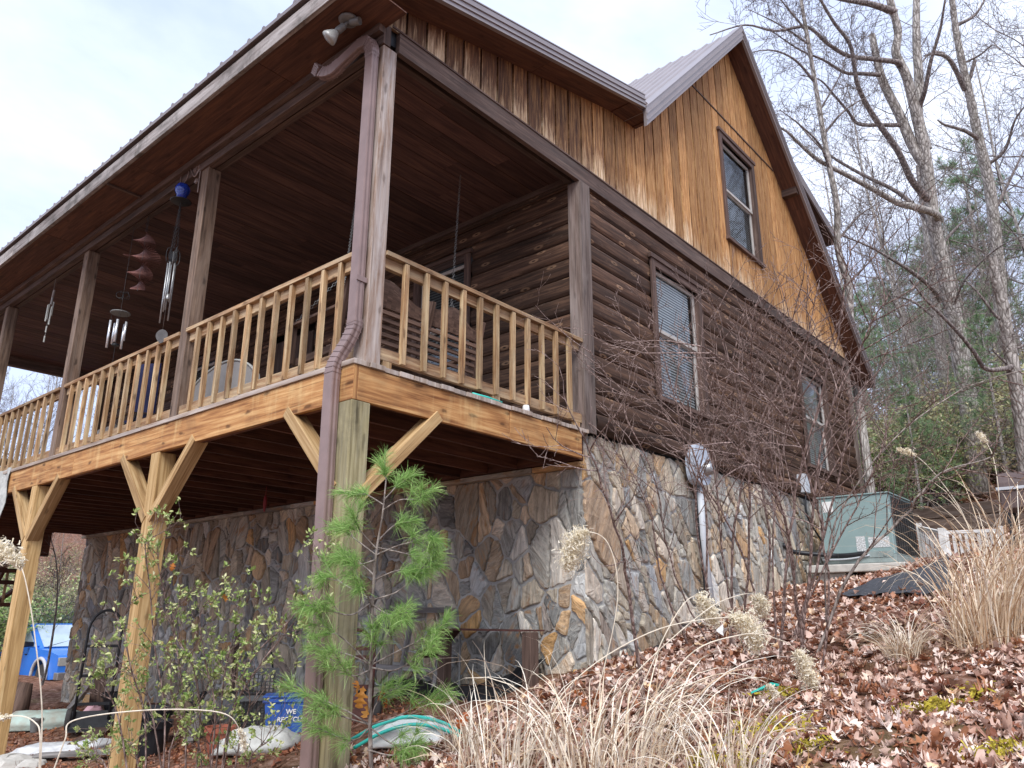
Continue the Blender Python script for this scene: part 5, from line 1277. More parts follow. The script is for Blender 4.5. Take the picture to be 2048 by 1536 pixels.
# ================================================================ PICKUP
def pickup():
    base=atd(72,1392,19.5); base[2]=base[2]
    right=np.array([CR[0],CR[1],0]); right/=np.linalg.norm(right); fw=np.array([CF[0],CF[1],0]); fw/=np.linalg.norm(fw)
    zg=base[2]
    right,fw=right*.77-fw*.64,fw*.77+right*.64                          # nose turned towards the viewer
    L=lambda x,y,z: tuple(base+right*x+fw*y+np.array([0,0,z]))       # x: to the front of the truck
    t=T('pickup_truck','bright blue pickup truck parked beyond the far corner of the house','truck',base)
    def extr(prof,y0,y1,name,mat,par=t,bevel=.03,smooth=False):
        b=B(); b.poly([L(x,y0,z) for x,z in prof]); b.poly([L(x,y1,z) for x,z in prof][::-1]); n=len(prof)
        for k in range(n): p,q=prof[k],prof[(k+1)%n]; b.poly([L(q[0],y0,q[1]),L(p[0],y0,p[1]),L(p[0],y1,p[1]),L(q[0],y1,q[1])])
        return b.build(name,mat,par,bevel=bevel,smooth=smooth)
    arch=[(.46*math.cos(a),.40+.46*math.sin(a)) for a in np.linspace(math.pi,0,9)]
    arch2=[(x-3.35,z) for x,z in arch]
    body=[(-4.6,.48),(-4.6,1.12),(-2.5,1.12),(-1.0,1.14),(.3,1.10),(.95,1.0),(1.05,.85),(1.05,.45),(.46,.40)]+[(x,z) for x,z in arch[::-1]][1:-1]+[(-.46,.40),(-2.89,.40)]+[(x,z) for x,z in arch2[::-1]][1:-1]+[(-3.81,.40)]
    o=extr(body,-.0,1.8,'body','carblue')
    cab=[(-2.55,1.1),(-2.4,1.70),(-1.95,1.74),(-1.35,1.70),(-.55,1.13)]
    extr(cab,.10,1.7,'cab','carblue')
    side=[(-2.3,1.16),(-2.22,1.62),(-1.45,1.62),(-.85,1.16)]; g_=extr(side,.085,.098,'side_window','carglass',bevel=0)
    b=B(); b.poly([L(-1.33,.2,1.70),L(-.57,.2,1.15),L(-.57,1.6,1.15),L(-1.33,1.6,1.70)]); 
    b=B(); b.hexa([L(-.56,.2,1.15),L(-.56,1.6,1.15),L(-.54,1.6,1.165),L(-.54,.2,1.165),L(-1.33,.2,1.69),L(-1.33,1.6,1.69),L(-1.31,1.6,1.705),L(-1.31,.2,1.705)]); b.build('windscreen','carglass',t)
    b=B(); b.tube([L(-.62,.1,1.17),L(-1.36,.1,1.70)],.03,6); b.build('pillar','carblue',t)
    b=B(); b.tube([L(-.55,.3,1.17),L(-.75,.9,1.30)],.012,5); b.build('wiper','black',t)
    for (cx) in (0,-3.35):
        b=B(); c=np.array(L(cx,.02,.38)); b.lathe(c,[(.2,0),(.37,.0),(.39,.03),(.39,.22),(.37,.25),(.2,.25)],28,tuple(fw)); w=b.build('wheel','rubber',t,smooth=False)
        b=B(); b.lathe(c-fw*.004,[(.06,0),(.21,.01),(.22,.03),(.1,.05)],20,tuple(fw)); b.build('rim','steel',w,smooth=True)
        b=B(); b.tube([L(cx+.50*math.cos(a),-.03,.40+.50*math.sin(a)) for a in np.linspace(math.pi,0,14)],.045,6); b.build('wheel_arch_trim','trimgrey',t,smooth=True)
    b=B(); b.hexa([L(-4.6,-.02,.44),L(1.05,-.02,.44),L(1.05,.0,.44),L(-4.6,.0,.44),L(-4.6,-.02,.58),L(1.05,-.02,.58),L(1.05,.0,.58),L(-4.6,.0,.58)]); 
    b=B(); b.hexa([L(.9,-.02,.42),L(1.15,-.02,.42),L(1.15,-.02,.60),L(.9,-.02,.60),L(.9,1.82,.42),L(1.15,1.82,.42),L(1.15,1.82,.60),L(.9,1.82,.60)]); b.build('bumper','steel',t,bevel=.02)
    b=B(); b.hexa([L(.98,.0,.75),L(1.06,.0,.75),L(1.06,.0,.95),L(.98,.0,.95),L(.98,.3,.75),L(1.06,.3,.75),L(1.06,.3,.95),L(.98,.3,.95)]); b.build('headlight','bulb',t,bevel=.01)
    b=B(); b.hexa([L(-1.0,-.16,1.15),L(-.9,-.16,1.15),L(-.9,-.16,1.3),L(-1.0,-.16,1.3),L(-1.0,.08,1.17),L(-.92,.08,1.17),L(-.92,.08,1.28),L(-1.0,.08,1.28)]); b.build('mirror','black',t,bevel=.02)
    b=B(); b.hexa([L(-1.2,-.012,.95),L(-1.05,-.012,.95),L(-1.05,-.0,.95),L(-1.2,-.0,.95),L(-1.2,-.012,.98),L(-1.05,-.012,.98),L(-1.05,-.0,.98),L(-1.2,-.0,.98)]); b.build('door_handle','black',t)
M['carblue']=plain('blue_car_paint',(.03,.19,.68),.25,.6,.0,.04,2); M['carglass']=plain('car_glass',(.45,.55,.62),.1,.7,.2,.1,1.5); M['trimgrey']=plain('grey_trim',(.45,.45,.46),.5,.4)
pickup()
# ================================================================ PLANTS
def rotm(n,tilt=None,az=None,spin=None):
    """(n,3,3) rotations: spin about z, then tilt away from z towards azimuth az"""
    az=rng.uniform(0,2*np.pi,n) if az is None else az; spin=rng.uniform(0,2*np.pi,n) if spin is None else spin
    tilt=np.abs(rng.normal(0,.5,n)) if tilt is None else tilt
    def Rz(a): c,s=np.cos(a),np.sin(a); o=np.zeros((n,3,3)); o[:,0,0]=c;o[:,0,1]=-s;o[:,1,0]=s;o[:,1,1]=c;o[:,2,2]=1; return o
    def Ry(a): c,s=np.cos(a),np.sin(a); o=np.zeros((n,3,3)); o[:,0,0]=c;o[:,0,2]=s;o[:,2,0]=-s;o[:,2,2]=c;o[:,1,1]=1; return o
    return Rz(az)@Ry(tilt)@Rz(-az)@Rz(spin)
def scatter(TV,TF,pos,rot,sc):
    """TV (k,3) or (n,k,3)"""
    n=len(pos); k=TV.shape[-2]
    V=np.einsum('nij,nkj->nki',rot,np.broadcast_to(TV,(n,k,3))*np.reshape(sc,(n,1,1)))+pos[:,None,:]
    F=(TF[None]+np.arange(n)[:,None,None]*k).reshape(-1,TF.shape[1])
    return V.reshape(-1,3),F
def leaf_template(prof):
    s=np.linspace(0,1,len(prof)); w=np.array(prof); m=len(prof)
    V=np.zeros((m*3,3)); 
    V[0::3,0]=s-.5; V[1::3,0]=s-.5+.0; V[2::3,0]=s-.5; V[0::3,1]=w; V[2::3,1]=-w
    F=[]
    for i in range(m-1): a=3*i; F+=[(a,a+1,a+4,a+3),(a+1,a+2,a+5,a+4)]
    return V,np.array(F)
OAK=leaf_template([.015,.05,.20,.10,.10,.33,.36,.12,.14,.38,.30,.12,.20,.20,.02])
SIMPLE=leaf_template([.02,.30,.24,.36,.03])
ELL=leaf_template([.01,.2,.24,.15,.0])
def curl(TV,n,c1=.8,c2=.8,c3=.35):
    V=np.repeat(TV[None],n,0).copy(); x=V[:,:,0]; y=V[:,:,1]
    a=rng.normal(0,c1,(n,1)); b=rng.normal(0,c2,(n,1)); t=rng.normal(0,c3,(n,1))
    V[:,:,2]=a*y*y*1.6+b*x*x+t*x*y*3+rng.normal(0,.02,x.shape)
    V[:,:,1]=y*(1-.35*np.abs(a)*np.abs(y)); V[:,:,0]=x*(1-.25*np.abs(b)*np.abs(x)); return V
def visible(X,m=.15):
    d=X-CP; z=d@CF; x=(d@CR)/z*FPX/1024; y=(d@CU)/z*FPX/768
    return (z>.3)&(np.abs(x)<1+m)&(np.abs(y)<1+m)
def litter():
    def region(n,x0,x1,y0,y1,cond=None):
        P=np.stack([rng.uniform(x0,x1,n),rng.uniform(y0,y1,n)],1); Z=ground(P[:,0],P[:,1]); Q=np.column_stack([P,Z]); k=visible(Q)
        k&=~((Q[:,0]>P_X+.0)&(Q[:,0]<XE)&(Q[:,1]>.02)&(Q[:,1]<YE))
        if cond is not None: k&=cond(Q)
        return Q[k]
    P_X=P; parts=[]
    out=lambda Q:(Q[:,1]<-.0)|(Q[:,0]<-.2)
    dens=lambda Q:np.linalg.norm(Q-CP,axis=1)
    A=region(78000,-3,9,-8,1.6,lambda Q:(dens(Q)<6.0)&(out(Q)|(rng.random(len(Q))<.35)))
    Bq=region(48000,0,16,-9,.0,lambda Q:(dens(Q)>=6.0)&(dens(Q)<15))
    Cq=region(9000,12,40,-14,12,lambda Q:dens(Q)>11)
    D=region(9000,-3,2.7,.8,10.5); 
    VV=[];FF=[];RR=[];off=0
    for Q,tmpl,smin,smax in ((A,OAK,.05,.105),(Bq,SIMPLE,.055,.11),(Cq,SIMPLE,.16,.3),(D,SIMPLE,.03,.075)):
        # bare patches
        n=len(Q); TV=curl(tmpl[0],n,1.0,1.0,.5); rot=rotm(n,np.clip(np.abs(rng.normal(0,.42,n)),0,1.25)); sc=rng.uniform(smin,smax,n)
        pos=Q+np.column_stack([np.zeros(n),np.zeros(n),rng.uniform(.003,.045,n)*(1 if smin>.05 else .3)])
        V,F=scatter(TV,tmpl[1],pos,rot,sc); base=rng.beta(1.6,1.5,n)
        if smin<.05: base=base*.42
        VV.append(V);FF.append(F+off);RR.append(np.repeat(base,len(tmpl[1]))); off+=len(V)
    o=npmesh('fallen_leaves',np.vstack(VV),np.vstack(FF),np.concatenate(RR),'litter'); tag(o,'brown and pinkish fallen oak leaves carpeting the slope beside the house','leaves',kind='stuff')
litter()
def moss():
    V=[];n0=0; pos=[]
    for (px,py,rx,ry,n) in ((1530,1470,.17,.1,700),(1560,1395,.12,.10,350),(1860,1425,.12,.1,350),(1960,1395,.08,.06,120),(1450,1545,.14,.1,350),(1620,1505,.08,.06,120),(2000,1510,.09,.06,120),(1400,1530,.10,.1,200)):
        c=gp(px,min(py,1560)); p=np.column_stack([c[0]+rng.normal(0,rx*.6,n),c[1]+rng.normal(0,rx*.6,n)]); pos.append(p)
    p=np.vstack(pos); keep=np.sin(p[:,0]*23+p[:,1]*11)+np.sin(p[:,1]*31-p[:,0]*7)>-.9; p=p[keep]; n=len(p); Q=np.column_stack([p,ground(p[:,0],p[:,1])+rng.uniform(.0,.045,n)])
    TV=np.array([(-.5,-.16,0),(.5,-.1,0),(.5,.1,.1),(-.5,.16,.1)]); V,F=scatter(TV,np.array([[0,1,2,3]]),Q,rotm(n,rng.uniform(.5,1.5,n)),rng.uniform(.014,.034,n))
    o=npmesh('moss',V,F,rng.random(len(F)),'moss'); tag(o,'yellow-green moss showing between the fallen leaves','moss',kind='stuff')
moss()
# ---------------------------------------------------------------- blades
def blades(base,L,az,th0,th1,w,p=1.3,seg=9,twist=.0):
    n=len(base); t=np.linspace(0,1,seg+1)[None,:]
    th=th0[:,None]+(th1-th0)[:,None]*t**p; ds=(L/seg)[:,None]
    r=np.concatenate([np.zeros((n,1)),np.cumsum(np.sin((th[:,1:]+th[:,:-1])/2)*ds,1)],1); z=np.concatenate([np.zeros((n,1)),np.cumsum(np.cos((th[:,1:]+th[:,:-1])/2)*ds,1)],1)
    azz=az[:,None]+rng.normal(0,.25,(n,1))*t*t
    C=base[:,None,:]+np.stack([r*np.cos(azz),r*np.sin(azz),z],-1)
    a2=az[:,None]+np.pi/2+rng.normal(0,.6,(n,1)); ww=(w[:,None]*np.clip(1.05-t**2.2,0.12,1))/2
    tl=rng.normal(0,.5,(n,1)); S=np.stack([np.cos(a2)*ww*np.cos(tl),np.sin(a2)*ww*np.cos(tl),np.sin(tl)*ww],-1)
    V=np.stack([C-S,C+S],2).reshape(n,-1,3); k=V.shape[1]
    f=np.array([(2*i,2*i+1,2*i+3,2*i+2) for i in range(seg)]); F=(f[None]+np.arange(n)[:,None,None]*k).reshape(-1,4)
    return V.reshape(-1,3),F,C
def clump(name,c,rad,n,L0,L1,mat,label,w=.006,th1=(1.2,2.7),lean=(0,0),group=None,p=1.4):
    a=rng.uniform(0,2*np.pi,n); rr=rad*np.sqrt(rng.random(n)); bx_=c[0]+rr*np.cos(a); by=c[1]+rr*np.sin(a); base=np.column_stack([bx_,by,ground(bx_,by)-.02])
    az=a+rng.normal(0,.7,n); lx=np.cos(az)+lean[0]; ly=np.sin(az)+lean[1]; az=np.arctan2(ly,lx)
    V,F,C=blades(base,rng.uniform(L0,L1,n)*(.55+.45*rng.random(n)),az,np.abs(rng.normal(.12,.16,n)),rng.uniform(th1[0],th1[1],n),rng.uniform(.5,1.2,n)*w,p)
    # short dead thatch at the foot
    m=n//2; base2=base[rng.integers(0,n,m)]; V2,F2,_=blades(base2,rng.uniform(.12,.4,m),rng.uniform(0,6.28,m),rng.uniform(.3,1.,m),rng.uniform(1.2,2.2,m),np.full(m,w*1.3),1.,4)
    R_=np.repeat(rng.random(n),9); R2=np.repeat(rng.random(m)*.5,4)
    o=npmesh(name,np.vstack([V,V2]),np.vstack([F,F2+len(V)]),np.concatenate([R_,R2]),mat); return tag(o,label,'grass clump',group)
c=gp(1010,1545); clump('dry_grass_clump',c,.30,100,.45,.95,'grass','dry straw clump in the foreground below the timber stand',.008,(1.,2.5))
c=gp(1230,1560); clump('dry_grass_clump',c,.34,190,.6,1.25,'grass','large dry straw clump in the centre foreground, arching to the right',.008,(1.4,2.7),(.55,-.35))
c=gp(1450,1590); clump('dry_grass_clump',c,.18,90,.5,.8,'grass','thin dry straw clump at the bottom edge, right of the large clump',.007,(1.,2.4))
c=gp(1985,1285); clump('dry_grass_clump',c,.20,230,.8,1.7,'grass2','tall dense tan grass clump at the right edge by the picket rail',.0075,(1.7,3.3),(.3,-.6),p=1.9)
c=gp(2090,1250); clump('dry_grass_clump',c,.28,240,.9,1.7,'grass2','tall tan grass clump cut off by the right edge',.0075,(1.1,2.7),(.3,-.5),p=2.0)
c=gp(1810,1315); clump('dry_grass_clump',c,.10,130,.35,.62,'grass','small drooping straw tuft on the leaves beside the tall clump',.006,(1.6,2.9))
c=gp(930,1500); clump('dry_grass_clump',c,.14,60,.3,.6,'grass','sparse straw tuft beside the rake head',.006,(1.,2.2))
def plume(path,L,label,r=.0035,fl=.07,n=900,mat='plume',ph=1.):
    pts=bez(path,8); b=B(); b.tube(pts,np.linspace(r,r*.6,len(pts)),5,r=.7); t=T('grass_plume',label,'grass stalk',pts[0]); b.build('stalk','grass',t)
    # feathery end
    ln=np.concatenate([[0],np.cumsum(np.linalg.norm(np.diff(pts,axis=0),axis=1))]); tot=ln[-1]; n=int(n*1.6); s=tot-L*rng.random(n)**.9; s=np.clip(s,0,tot)
    C=np.stack([np.interp(s,ln,pts[:,k]) for k in range(3)],1); f=(tot-s)/L; e=np.sin(np.pi*np.clip(f*.9+.1,0,1))**.6
    C=C+rng.normal(0,1,(n,3))*(fl*.42*e)[:,None]-np.array([0,0,1])*(fl*.35*rng.random(n)*e)[:,None]
    TV=np.array([(-.5,-.13,0),(.5,-.08,.05),(.5,.08,.05),(-.5,.13,0)]); V,F=scatter(TV,np.array([[0,1,2,3]]),C,rotm(n,rng.uniform(.2,1.9,n)),rng.uniform(.012,.030,n)*ph)
    npmesh('feathery_head',V,F,rng.random(len(F)),mat,t)
def px_path(pts,d0,d1=None):
    d1=d0 if d1 is None else d1; n=len(pts); return [atd(p[0],p[1],d0+(d1-d0)*i/(n-1)) for i,p in enumerate(pts)]
plume(px_path([(1130,1560),(1190,1400),(1235,1200),(1215,1085),(1160,1068),(1135,1130)],4.2,4.5),.26,'cream feathery plume in front of the corner of the stone wall',fl=.09,n=1300)
plume(px_path([(1170,1560),(1270,1400),(1330,1270),(1370,1205),(1400,1195),(1430,1240)],4.1,4.6),.24,'cream plume hanging in front of the foot of the conduit',fl=.07)
plume(px_path([(1120,1560),(1240,1380),(1400,1230),(1480,1190),(1515,1195),(1525,1225)],4.1,4.8),.22,'small cream plume nearest the bare shrub stems',fl=.06)
plume(px_path([(1040,1540),(1140,1370),(1300,1265),(1450,1235),(1500,1250),(1512,1292)],4.0,4.4),.34,'long cream plume arching right above the large straw clump',fl=.085,n=1500)
plume(px_path([(1250,1570),(1360,1330),(1480,1270),(1560,1280),(1600,1310),(1625,1370)],3.9,4.3),.27,'cream plume drooping lowest and furthest right over the leaves',fl=.065)
plume(px_path([(1180,1570),(1300,1420),(1430,1350),(1520,1360),(1555,1390)],3.7,4.0),.1,'thin seed stalk reaching towards the teal scrap',fl=.02,n=150)
plume(px_path([(80,1560),(84,1420),(72,1290),(55,1180),(38,1125),(10,1098),(-30,1088)],3.6,3.8),.26,'fluffy cream plume arching out of the left edge in front of the far support post',fl=.055)
plume(px_path([(100,1560),(130,1480),(150,1440),(300,1420),(440,1425),(480,1460),(490,1500)],3.4,3.6),.12,'pale straw stalk bending right across the black nursery pots',fl=.014,n=120)
plume(px_path([(78,1560),(80,1470),(70,1445),(40,1432),(-20,1437)],3.3,3.4),.1,'short pale straw stalk bending left at the lower left edge',fl=.01,n=60)
plume(px_path([(1960,1200),(1935,1050),(1880,960),(1830,910),(1795,898)],5.6,6.0),.14,'thin plume reaching left from the tall grass clump',fl=.03,n=200)
plume(px_path([(1985,1250),(2000,1050),(1990,930),(1970,880),(1955,865)],5.6,6.0),.14,'thin upright plume above the tall grass clump',fl=.03,n=200)
# ---------------------------------------------------------------- branches
class Tw:
    def __init__(s): s.V=[];s.F=[];s.R=[];s.o=0; s.tips=[]
    def tube(s,pts,r0,r1,n=3,rv=None):
        pts=np.asarray(pts,float); m=len(pts); t=np.gradient(pts,axis=0); t/=np.linalg.norm(t,axis=1)[:,None]+1e-9
        ref=np.array([.31,.2,.93]) if abs(t[0][2])<.8 else np.array([.95,.3,.1]); a=np.cross(t,ref); a/=np.linalg.norm(a,axis=1)[:,None]+1e-9; b=np.cross(t,a)
        q=2*np.pi*np.arange(n)/n; r=np.linspace(r0,r1,m)[:,None,None] if np.isscalar(r0) and np.isscalar(r1) else np.asarray(r0)[:,None,None]
        V=pts[:,None,:]+r*(a[:,None,:]*np.cos(q)[None,:,None]+b[:,None,:]*np.sin(q)[None,:,None]); s.V.append(V.reshape(-1,3))
        i=np.arange(m-1)[:,None]*n; j=np.arange(n)[None,:]; j2=(j+1)%n; F=np.stack([i+j,i+j2,i+n+j2,i+n+j],-1).reshape(-1,4)+s.o
        s.F.append(F); s.R.append(np.full(len(F),random.random() if rv is None else rv)); s.o+=m*n
    def build(s,name,mat,parent=None,smooth=True): return npmesh(name,np.vstack(s.V),np.vstack(s.F),np.concatenate(s.R),mat,parent,smooth)
def unit(v): return v/(np.linalg.norm(v)+1e-9)
def grow(A,p,d,L,r,lvl,seg=5,wander=.25,kids=(5,4,3),up=.12,rmin=.003,spread=.9,lr=.5,tips=False,start=.25):
    pts=[p]; dd=d
    for i in range(seg):
        dd=unit(dd+rng.normal(0,wander*.5,3)+np.array([0,0,up*.5])); pts.append(pts[-1]+dd*L/seg)
    pts=np.array(pts); A.tube(pts,max(r,rmin),max(r*.35,rmin*.8),6 if r>.05 else (4 if r>.02 else 3))
    if lvl<=0:
        A.tips.append((pts[-1],dd)); return
    n=kids[min(len(kids)-1,3-lvl if lvl<=3 else 0)]
    for k in range(n):
        t=start+(1-start)*(k+rng.random())/n; i=min(int(t*seg),seg-1); q=pts[i]+(pts[i+1]-pts[i])*(t*seg-i); dr=unit(pts[i+1]-pts[i])
        side=unit(np.cross(dr,rng.normal(0,1,3))); nd=unit(dr*(1-.25*spread)+side*spread*rng.uniform(.6,1.1)); grow(A,q,nd,L*lr*rng.uniform(.6,1.25)*(1.15-.4*t),r*.48*(1.2-.5*t),lvl-1,max(3,seg-1),wander,kids,up,rmin,spread,lr,tips)
def along(A,path,r0,r1,n,L0,lvl=2,start=.15,up=.1,spread=1.,sides=8,kids=(5,4,3),rmin=.004,wander=.3,lr=.5):
    """a traced limb, with side branches growing from it"""
    pts=bez(path,4); A.tube(pts,r0,r1,sides); m=len(pts)
    for k in range(n):
        t=start+(1-start)*(k+rng.random())/n; f=t*(m-1); i=min(int(f),m-2); q=pts[i]+(pts[i+1]-pts[i])*(f-i); dr=unit(pts[i+1]-pts[i]); side=unit(np.cross(dr,rng.normal(0,1,3)))
        rr=r0+(r1-r0)*t; grow(A,q,unit(dr*.55+side*spread+np.array([0,0,up])),L0*rng.uniform(.5,1.2)*(1.15-.5*t),rr*.42,lvl,5,wander,kids,up,rmin,.95,lr)
    return pts
def bigtree(name,label,trunk,limbs,dist,r0,r1,mat='bark',twig='barkd',ntop=6,Ltop=2.2):
    base=px_path(trunk,dist); g=base[0].copy(); g[2]=float(ground(g[0],g[1]))-.3
    path=[np.array([g[0]+(base[0][0]-g[0]),g[1],g[2]])]+base if base[0][2]-g[2]>.5 else base
    t=T(name,label,'tree',path[0])
    A=Tw(); pts=bez(path,5); m=len(pts)
    A.tube(pts,np.linspace(r0,r1,m)*(1+.04*rng.normal(0,1,m)),0,14); A.build('trunk',mat,t)
    Lb=Tw(); Tg=Tw()
    for (pp,d0,d1,ra,rb,n,L) in limbs:
        q=px_path(pp,d0,d1); bp=bez(q,4)
        if ra>.085: Lb.tube(bp,ra,rb,10)
        else: Tg.tube(bp,ra,rb,7)
        along(Tg,q,ra*.3,rb*.3,int(n*1.5),L,2,.1,.12,1.,3)
    if ntop:
        along(Tg,path[-4:],r1*.2,r1*.2,ntop,Ltop,3,.0,.2,1.,3)
    if Lb.V: Lb.build('limb',mat,t)
    Tg.build('branches',twig,t)
D=17.
bigtree('bare_tree','big forked grey-barked bare tree with long limbs over the roof, mossy at its lowest fork',
 [(1958,985),(1950,928),(1944,863),(1935,797),(1924,731),(1915,666),(1900,600),(1883,518),(1867,447),(1858,373),(1846,290),(1834,232),(1813,153),(1792,108),(1796,62),(1780,0),(1770,-60),(1768,-190),(1750,-330)],
 [([(1850,330),(1825,290),(1800,232),(1767,166),(1755,124),(1744,70)],D,D+.5,.13,.07,6,1.6),
  ([(1852,300),(1835,232),(1838,166),(1833,83),(1833,0),(1836,-70),(1850,-200),(1846,-330)],D+.1,D+.9,.13,.03,6,1.6),
  ([(1858,400),(1846,389),(1821,356),(1796,302),(1755,244),(1730,203),(1713,161),(1701,91),(1668,45),(1630,-20)],D,D-2,.085,.025,14,1.5),
  ([(1880,440),(1867,426),(1829,414),(1796,406),(1751,381),(1697,352),(1635,319),(1597,286),(1564,257),(1500,240)],D,D-3,.09,.014,18,1.4),
  ([(1872,450),(1854,435),(1796,385),(1730,352),(1672,319),(1635,290),(1590,240)],D,D+1,.065,.014,14,1.3),
  ([(1880,600),(1862,575),(1821,542),(1780,517),(1738,493),(1676,468)],D,D-1.5,.06,.012,14,1.4),
  ([(1790,24),(1740,8),(1690,0),(1640,-12)],D,D-1,.08,.03,8,1.4),
  ([(1800,130),(1792,124),(1745,118),(1697,112),(1655,87),(1614,54),(1550,62),(1490,50),(1420,70)],D,D-3,.065,.010,20,1.2),
  ([(1759,150),(1720,147),(1689,145),(1647,120),(1600,100),(1540,60)],D+.2,D-2,.05,.010,14,1.2),
  ([(1805,250),(1760,250),(1717,248),(1697,224),(1668,190),(1640,160),(1600,150)],D+.2,D-1,.05,.01,14,1.1),
  ([(1838,215),(1850,180),(1862,120),(1880,60),(1890,0)],D,D-1,.06,.02,8,1.4),
  ([(1905,620),(1930,560),(1990,500),(2048,470)],D,D-2,.03,.01,8,1.3),
  ],D,.225,.045,'bark','barkd',10,2.0)
D=20.
bigtree('bare_tree','tall bare tree leaning left beside the right edge, behind the broken snag',
 [(2030,800),(2005,650),(1995,517),(1982,393),(1970,331),(1953,257),(1941,199),(1924,124),(1912,62),(1904,0),(1895,-60),(1880,-190),(1872,-320)],
 [([(1950,120),(1930,170),(1890,110),(1860,108),(1840,130)][::1],D,D,.05,.02,6,1.3),
  ([(1930,180),(1900,120),(1868,108),(1848,112)],D,D-1,.07,.02,6,1.3),
  ([(1915,50),(1950,30),(1975,-10)],D,D,.05,.02,6,1.5),([(1930,125),(1960,110),(1985,90),(2000,100)],D,D-1,.03,.012,6,1.2),
  ([(1960,280),(1930,262),(1890,250),(1875,240)],D,D-1,.06,.015,10,1.4),
  ([(1975,330),(2010,300),(2030,240),(2060,200)],D,D-1,.05,.015,10,1.4),
  ([(1990,420),(2020,360),(2048,300)],D,D,.05,.02,8,1.4),([(2000,540),(1960,500),(1900,480)],D,D-1,.04,.012,8,1.3)],D,.19,.035,'bark','barkd',10,2.)
D=15.
bigtree('bare_tree','slender pale bare tree rising just behind the steep right slope of the roof',
 [(1712,760),(1700,640),(1697,571),(1676,497),(1674,414),(1660,340),(1647,269),(1630,165),(1614,70),(1602,0),(1595,-60),(1582,-180)],
 [([(1660,340),(1640,290),(1600,250),(1560,220)],D,D-.5,.03,.008,9,1.1),([(1647,269),(1690,220),(1740,190)],D,D,.03,.008,9,1.1),
  ([(1630,165),(1590,120),(1540,100),(1480,110)],D,D-.5,.03,.006,10,1.),([(1676,480),(1720,430),(1770,400)],D,D,.025,.008,9,1.),
  ([(1620,90),(1560,50),(1500,20)],D,D,.025,.006,10,1.),([(1612,60),(1570,10),(1540,-30)],D,D,.025,.006,8,1.),([(1640,220),(1680,150),(1700,80)],D,D,.02,.006,8,1.)],D,.088,.02,'bark','barkd',10,1.6)
D=12.
bigtree('broken_snag','short broken-topped snag with knobbly bark near the right edge',
 [(2075,1200),(2058,1000),(2043,840),(2027,742),(2014,666),(2005,606),(1992,563),(1985,514)],
 [([(2024,730),(2015,736),(1972,738),(1950,707),(1917,666),(1880,628),(1852,600),(1820,560)],D,D-1,.045,.012,12,1.0),
  ([(2008,640),(1990,630),(1960,590),(1930,560)],D,D,.03,.01,7,.9),([(2030,740),(2000,715),(1985,700)],D,D,.03,.01,4,.6),([(2020,700),(2048,690),(2090,650)],D,D,.03,.01,5,.8)],D,.13,.06,'bark','barkd',0)
D=22.
bigtree('bare_tree','thick grey trunk standing directly behind the big forked tree',
 [(1905,930),(1890,780),(1875,640),(1862,520),(1850,420),(1840,330)],[([(1862,520),(1900,470),(1950,420)],D,D,.07,.02,8,1.6),([(1875,640),(1820,600),(1760,590)],D,D,.05,.015,8,1.5)],D,.17,.11,'bark','barkd',3,2.)
# generic bare trees for the wood behind
def template_tree(H,r,crown0,nb,mat='bark',lvl=3,seed=0,label='',name='bare_tree',rmin=.007):
    t=T(name,label,'tree',(0,0,0)); A=Tw(); n=10; pts=[np.array([0,0,-.5])]; d=np.array([0,0,1.])
    for i in range(n): d=unit(d+rng.normal(0,.05,3)+np.array([0,0,.1])); pts.append(pts[-1]+d*(H+.5)/n)
    pts=np.array(pts); A.tube(pts,r,r*.18,8); A.build('trunk',mat,t); Tg=Tw()
    for k in range(nb):
        f=crown0+(1-crown0)*(k+rng.random())/nb; x=f*n; i=min(int(x),n-1); q=pts[i]+(pts[i+1]-pts[i])*(x-i); a=rng.uniform(0,6.28); up_=.25+.6*f
        grow(Tg,q,unit(np.array([math.cos(a),math.sin(a),up_])),H*.26*(1.25-f)*rng.uniform(.7,1.2)+.5,r*.42*(1.15-f),lvl-1,6,.28,(6,5,4),.18,rmin,.85,.5)
    Tg.build('branches','barkd' if mat!='barkl' else 'barkl',t); return t
def polar(px,dist):
    d=ray(px,1249); d=np.array([d[0],d[1]]); d/=np.linalg.norm(d); x,y=CP[0]+d[0]*dist,CP[1]+d[1]*dist; return (x,y,float(ground(x,y)))
tt=[template_tree(17,.11,.30,30,label='bare grey tree among the many in the wood behind the house'),template_tree(14,.08,.2,28,label='bare grey tree among the many in the wood behind the house'),template_tree(19,.14,.4,28,label='bare grey tree among the many in the wood behind the house'),template_tree(8,.045,.12,22,'barkl',rmin=.005,label='thin bare sapling in the thicket at the edge of the wood')]
GR='bare trees in the wood behind the house'
spots=[]
for k in range(34):
    px=1500+rng.random()*760; dist=rng.uniform(34,74); spots.append((px,dist,int(rng.integers(0,3)),rng.uniform(.75,1.15)))
for k in range(16):
    px=-260+rng.random()*480; dist=rng.uniform(34,60); spots.append((px,dist,int(rng.integers(0,2)),rng.uniform(.55,.8)))
for k in range(5): spots.append((1250+60*k,rng.uniform(34,50),1,.9))
for k in range(10): spots.append((2250+60*k,rng.uniform(22,50),int(rng.integers(0,3)),rng.uniform(.8,1.1)))
def where(px):
    return ('beyond the far porch end' if px<230 else 'above and behind the roof' if px<1700 else 'between the roof edge and big forked tree' if px<1860 else 'between the two big trees' if px<1990 else 'at the right edge')
used=set()
for (px,dist,k,s) in spots:
    lb=('stout bare tree','small bare tree','tall spreading bare tree')[k]+' in the wood '+where(px)
    loc=polar(px,dist)
    if k not in used: used.add(k); tt[k].location=Vector(loc); tt[k].scale=(s,)*3; tt[k]['group']=GR; tt[k]['label']=lb
    else: dup(tt[k],loc,rng.uniform(0,6.28),s,lb,GR)
used=False; GS='thin saplings in the thicket'
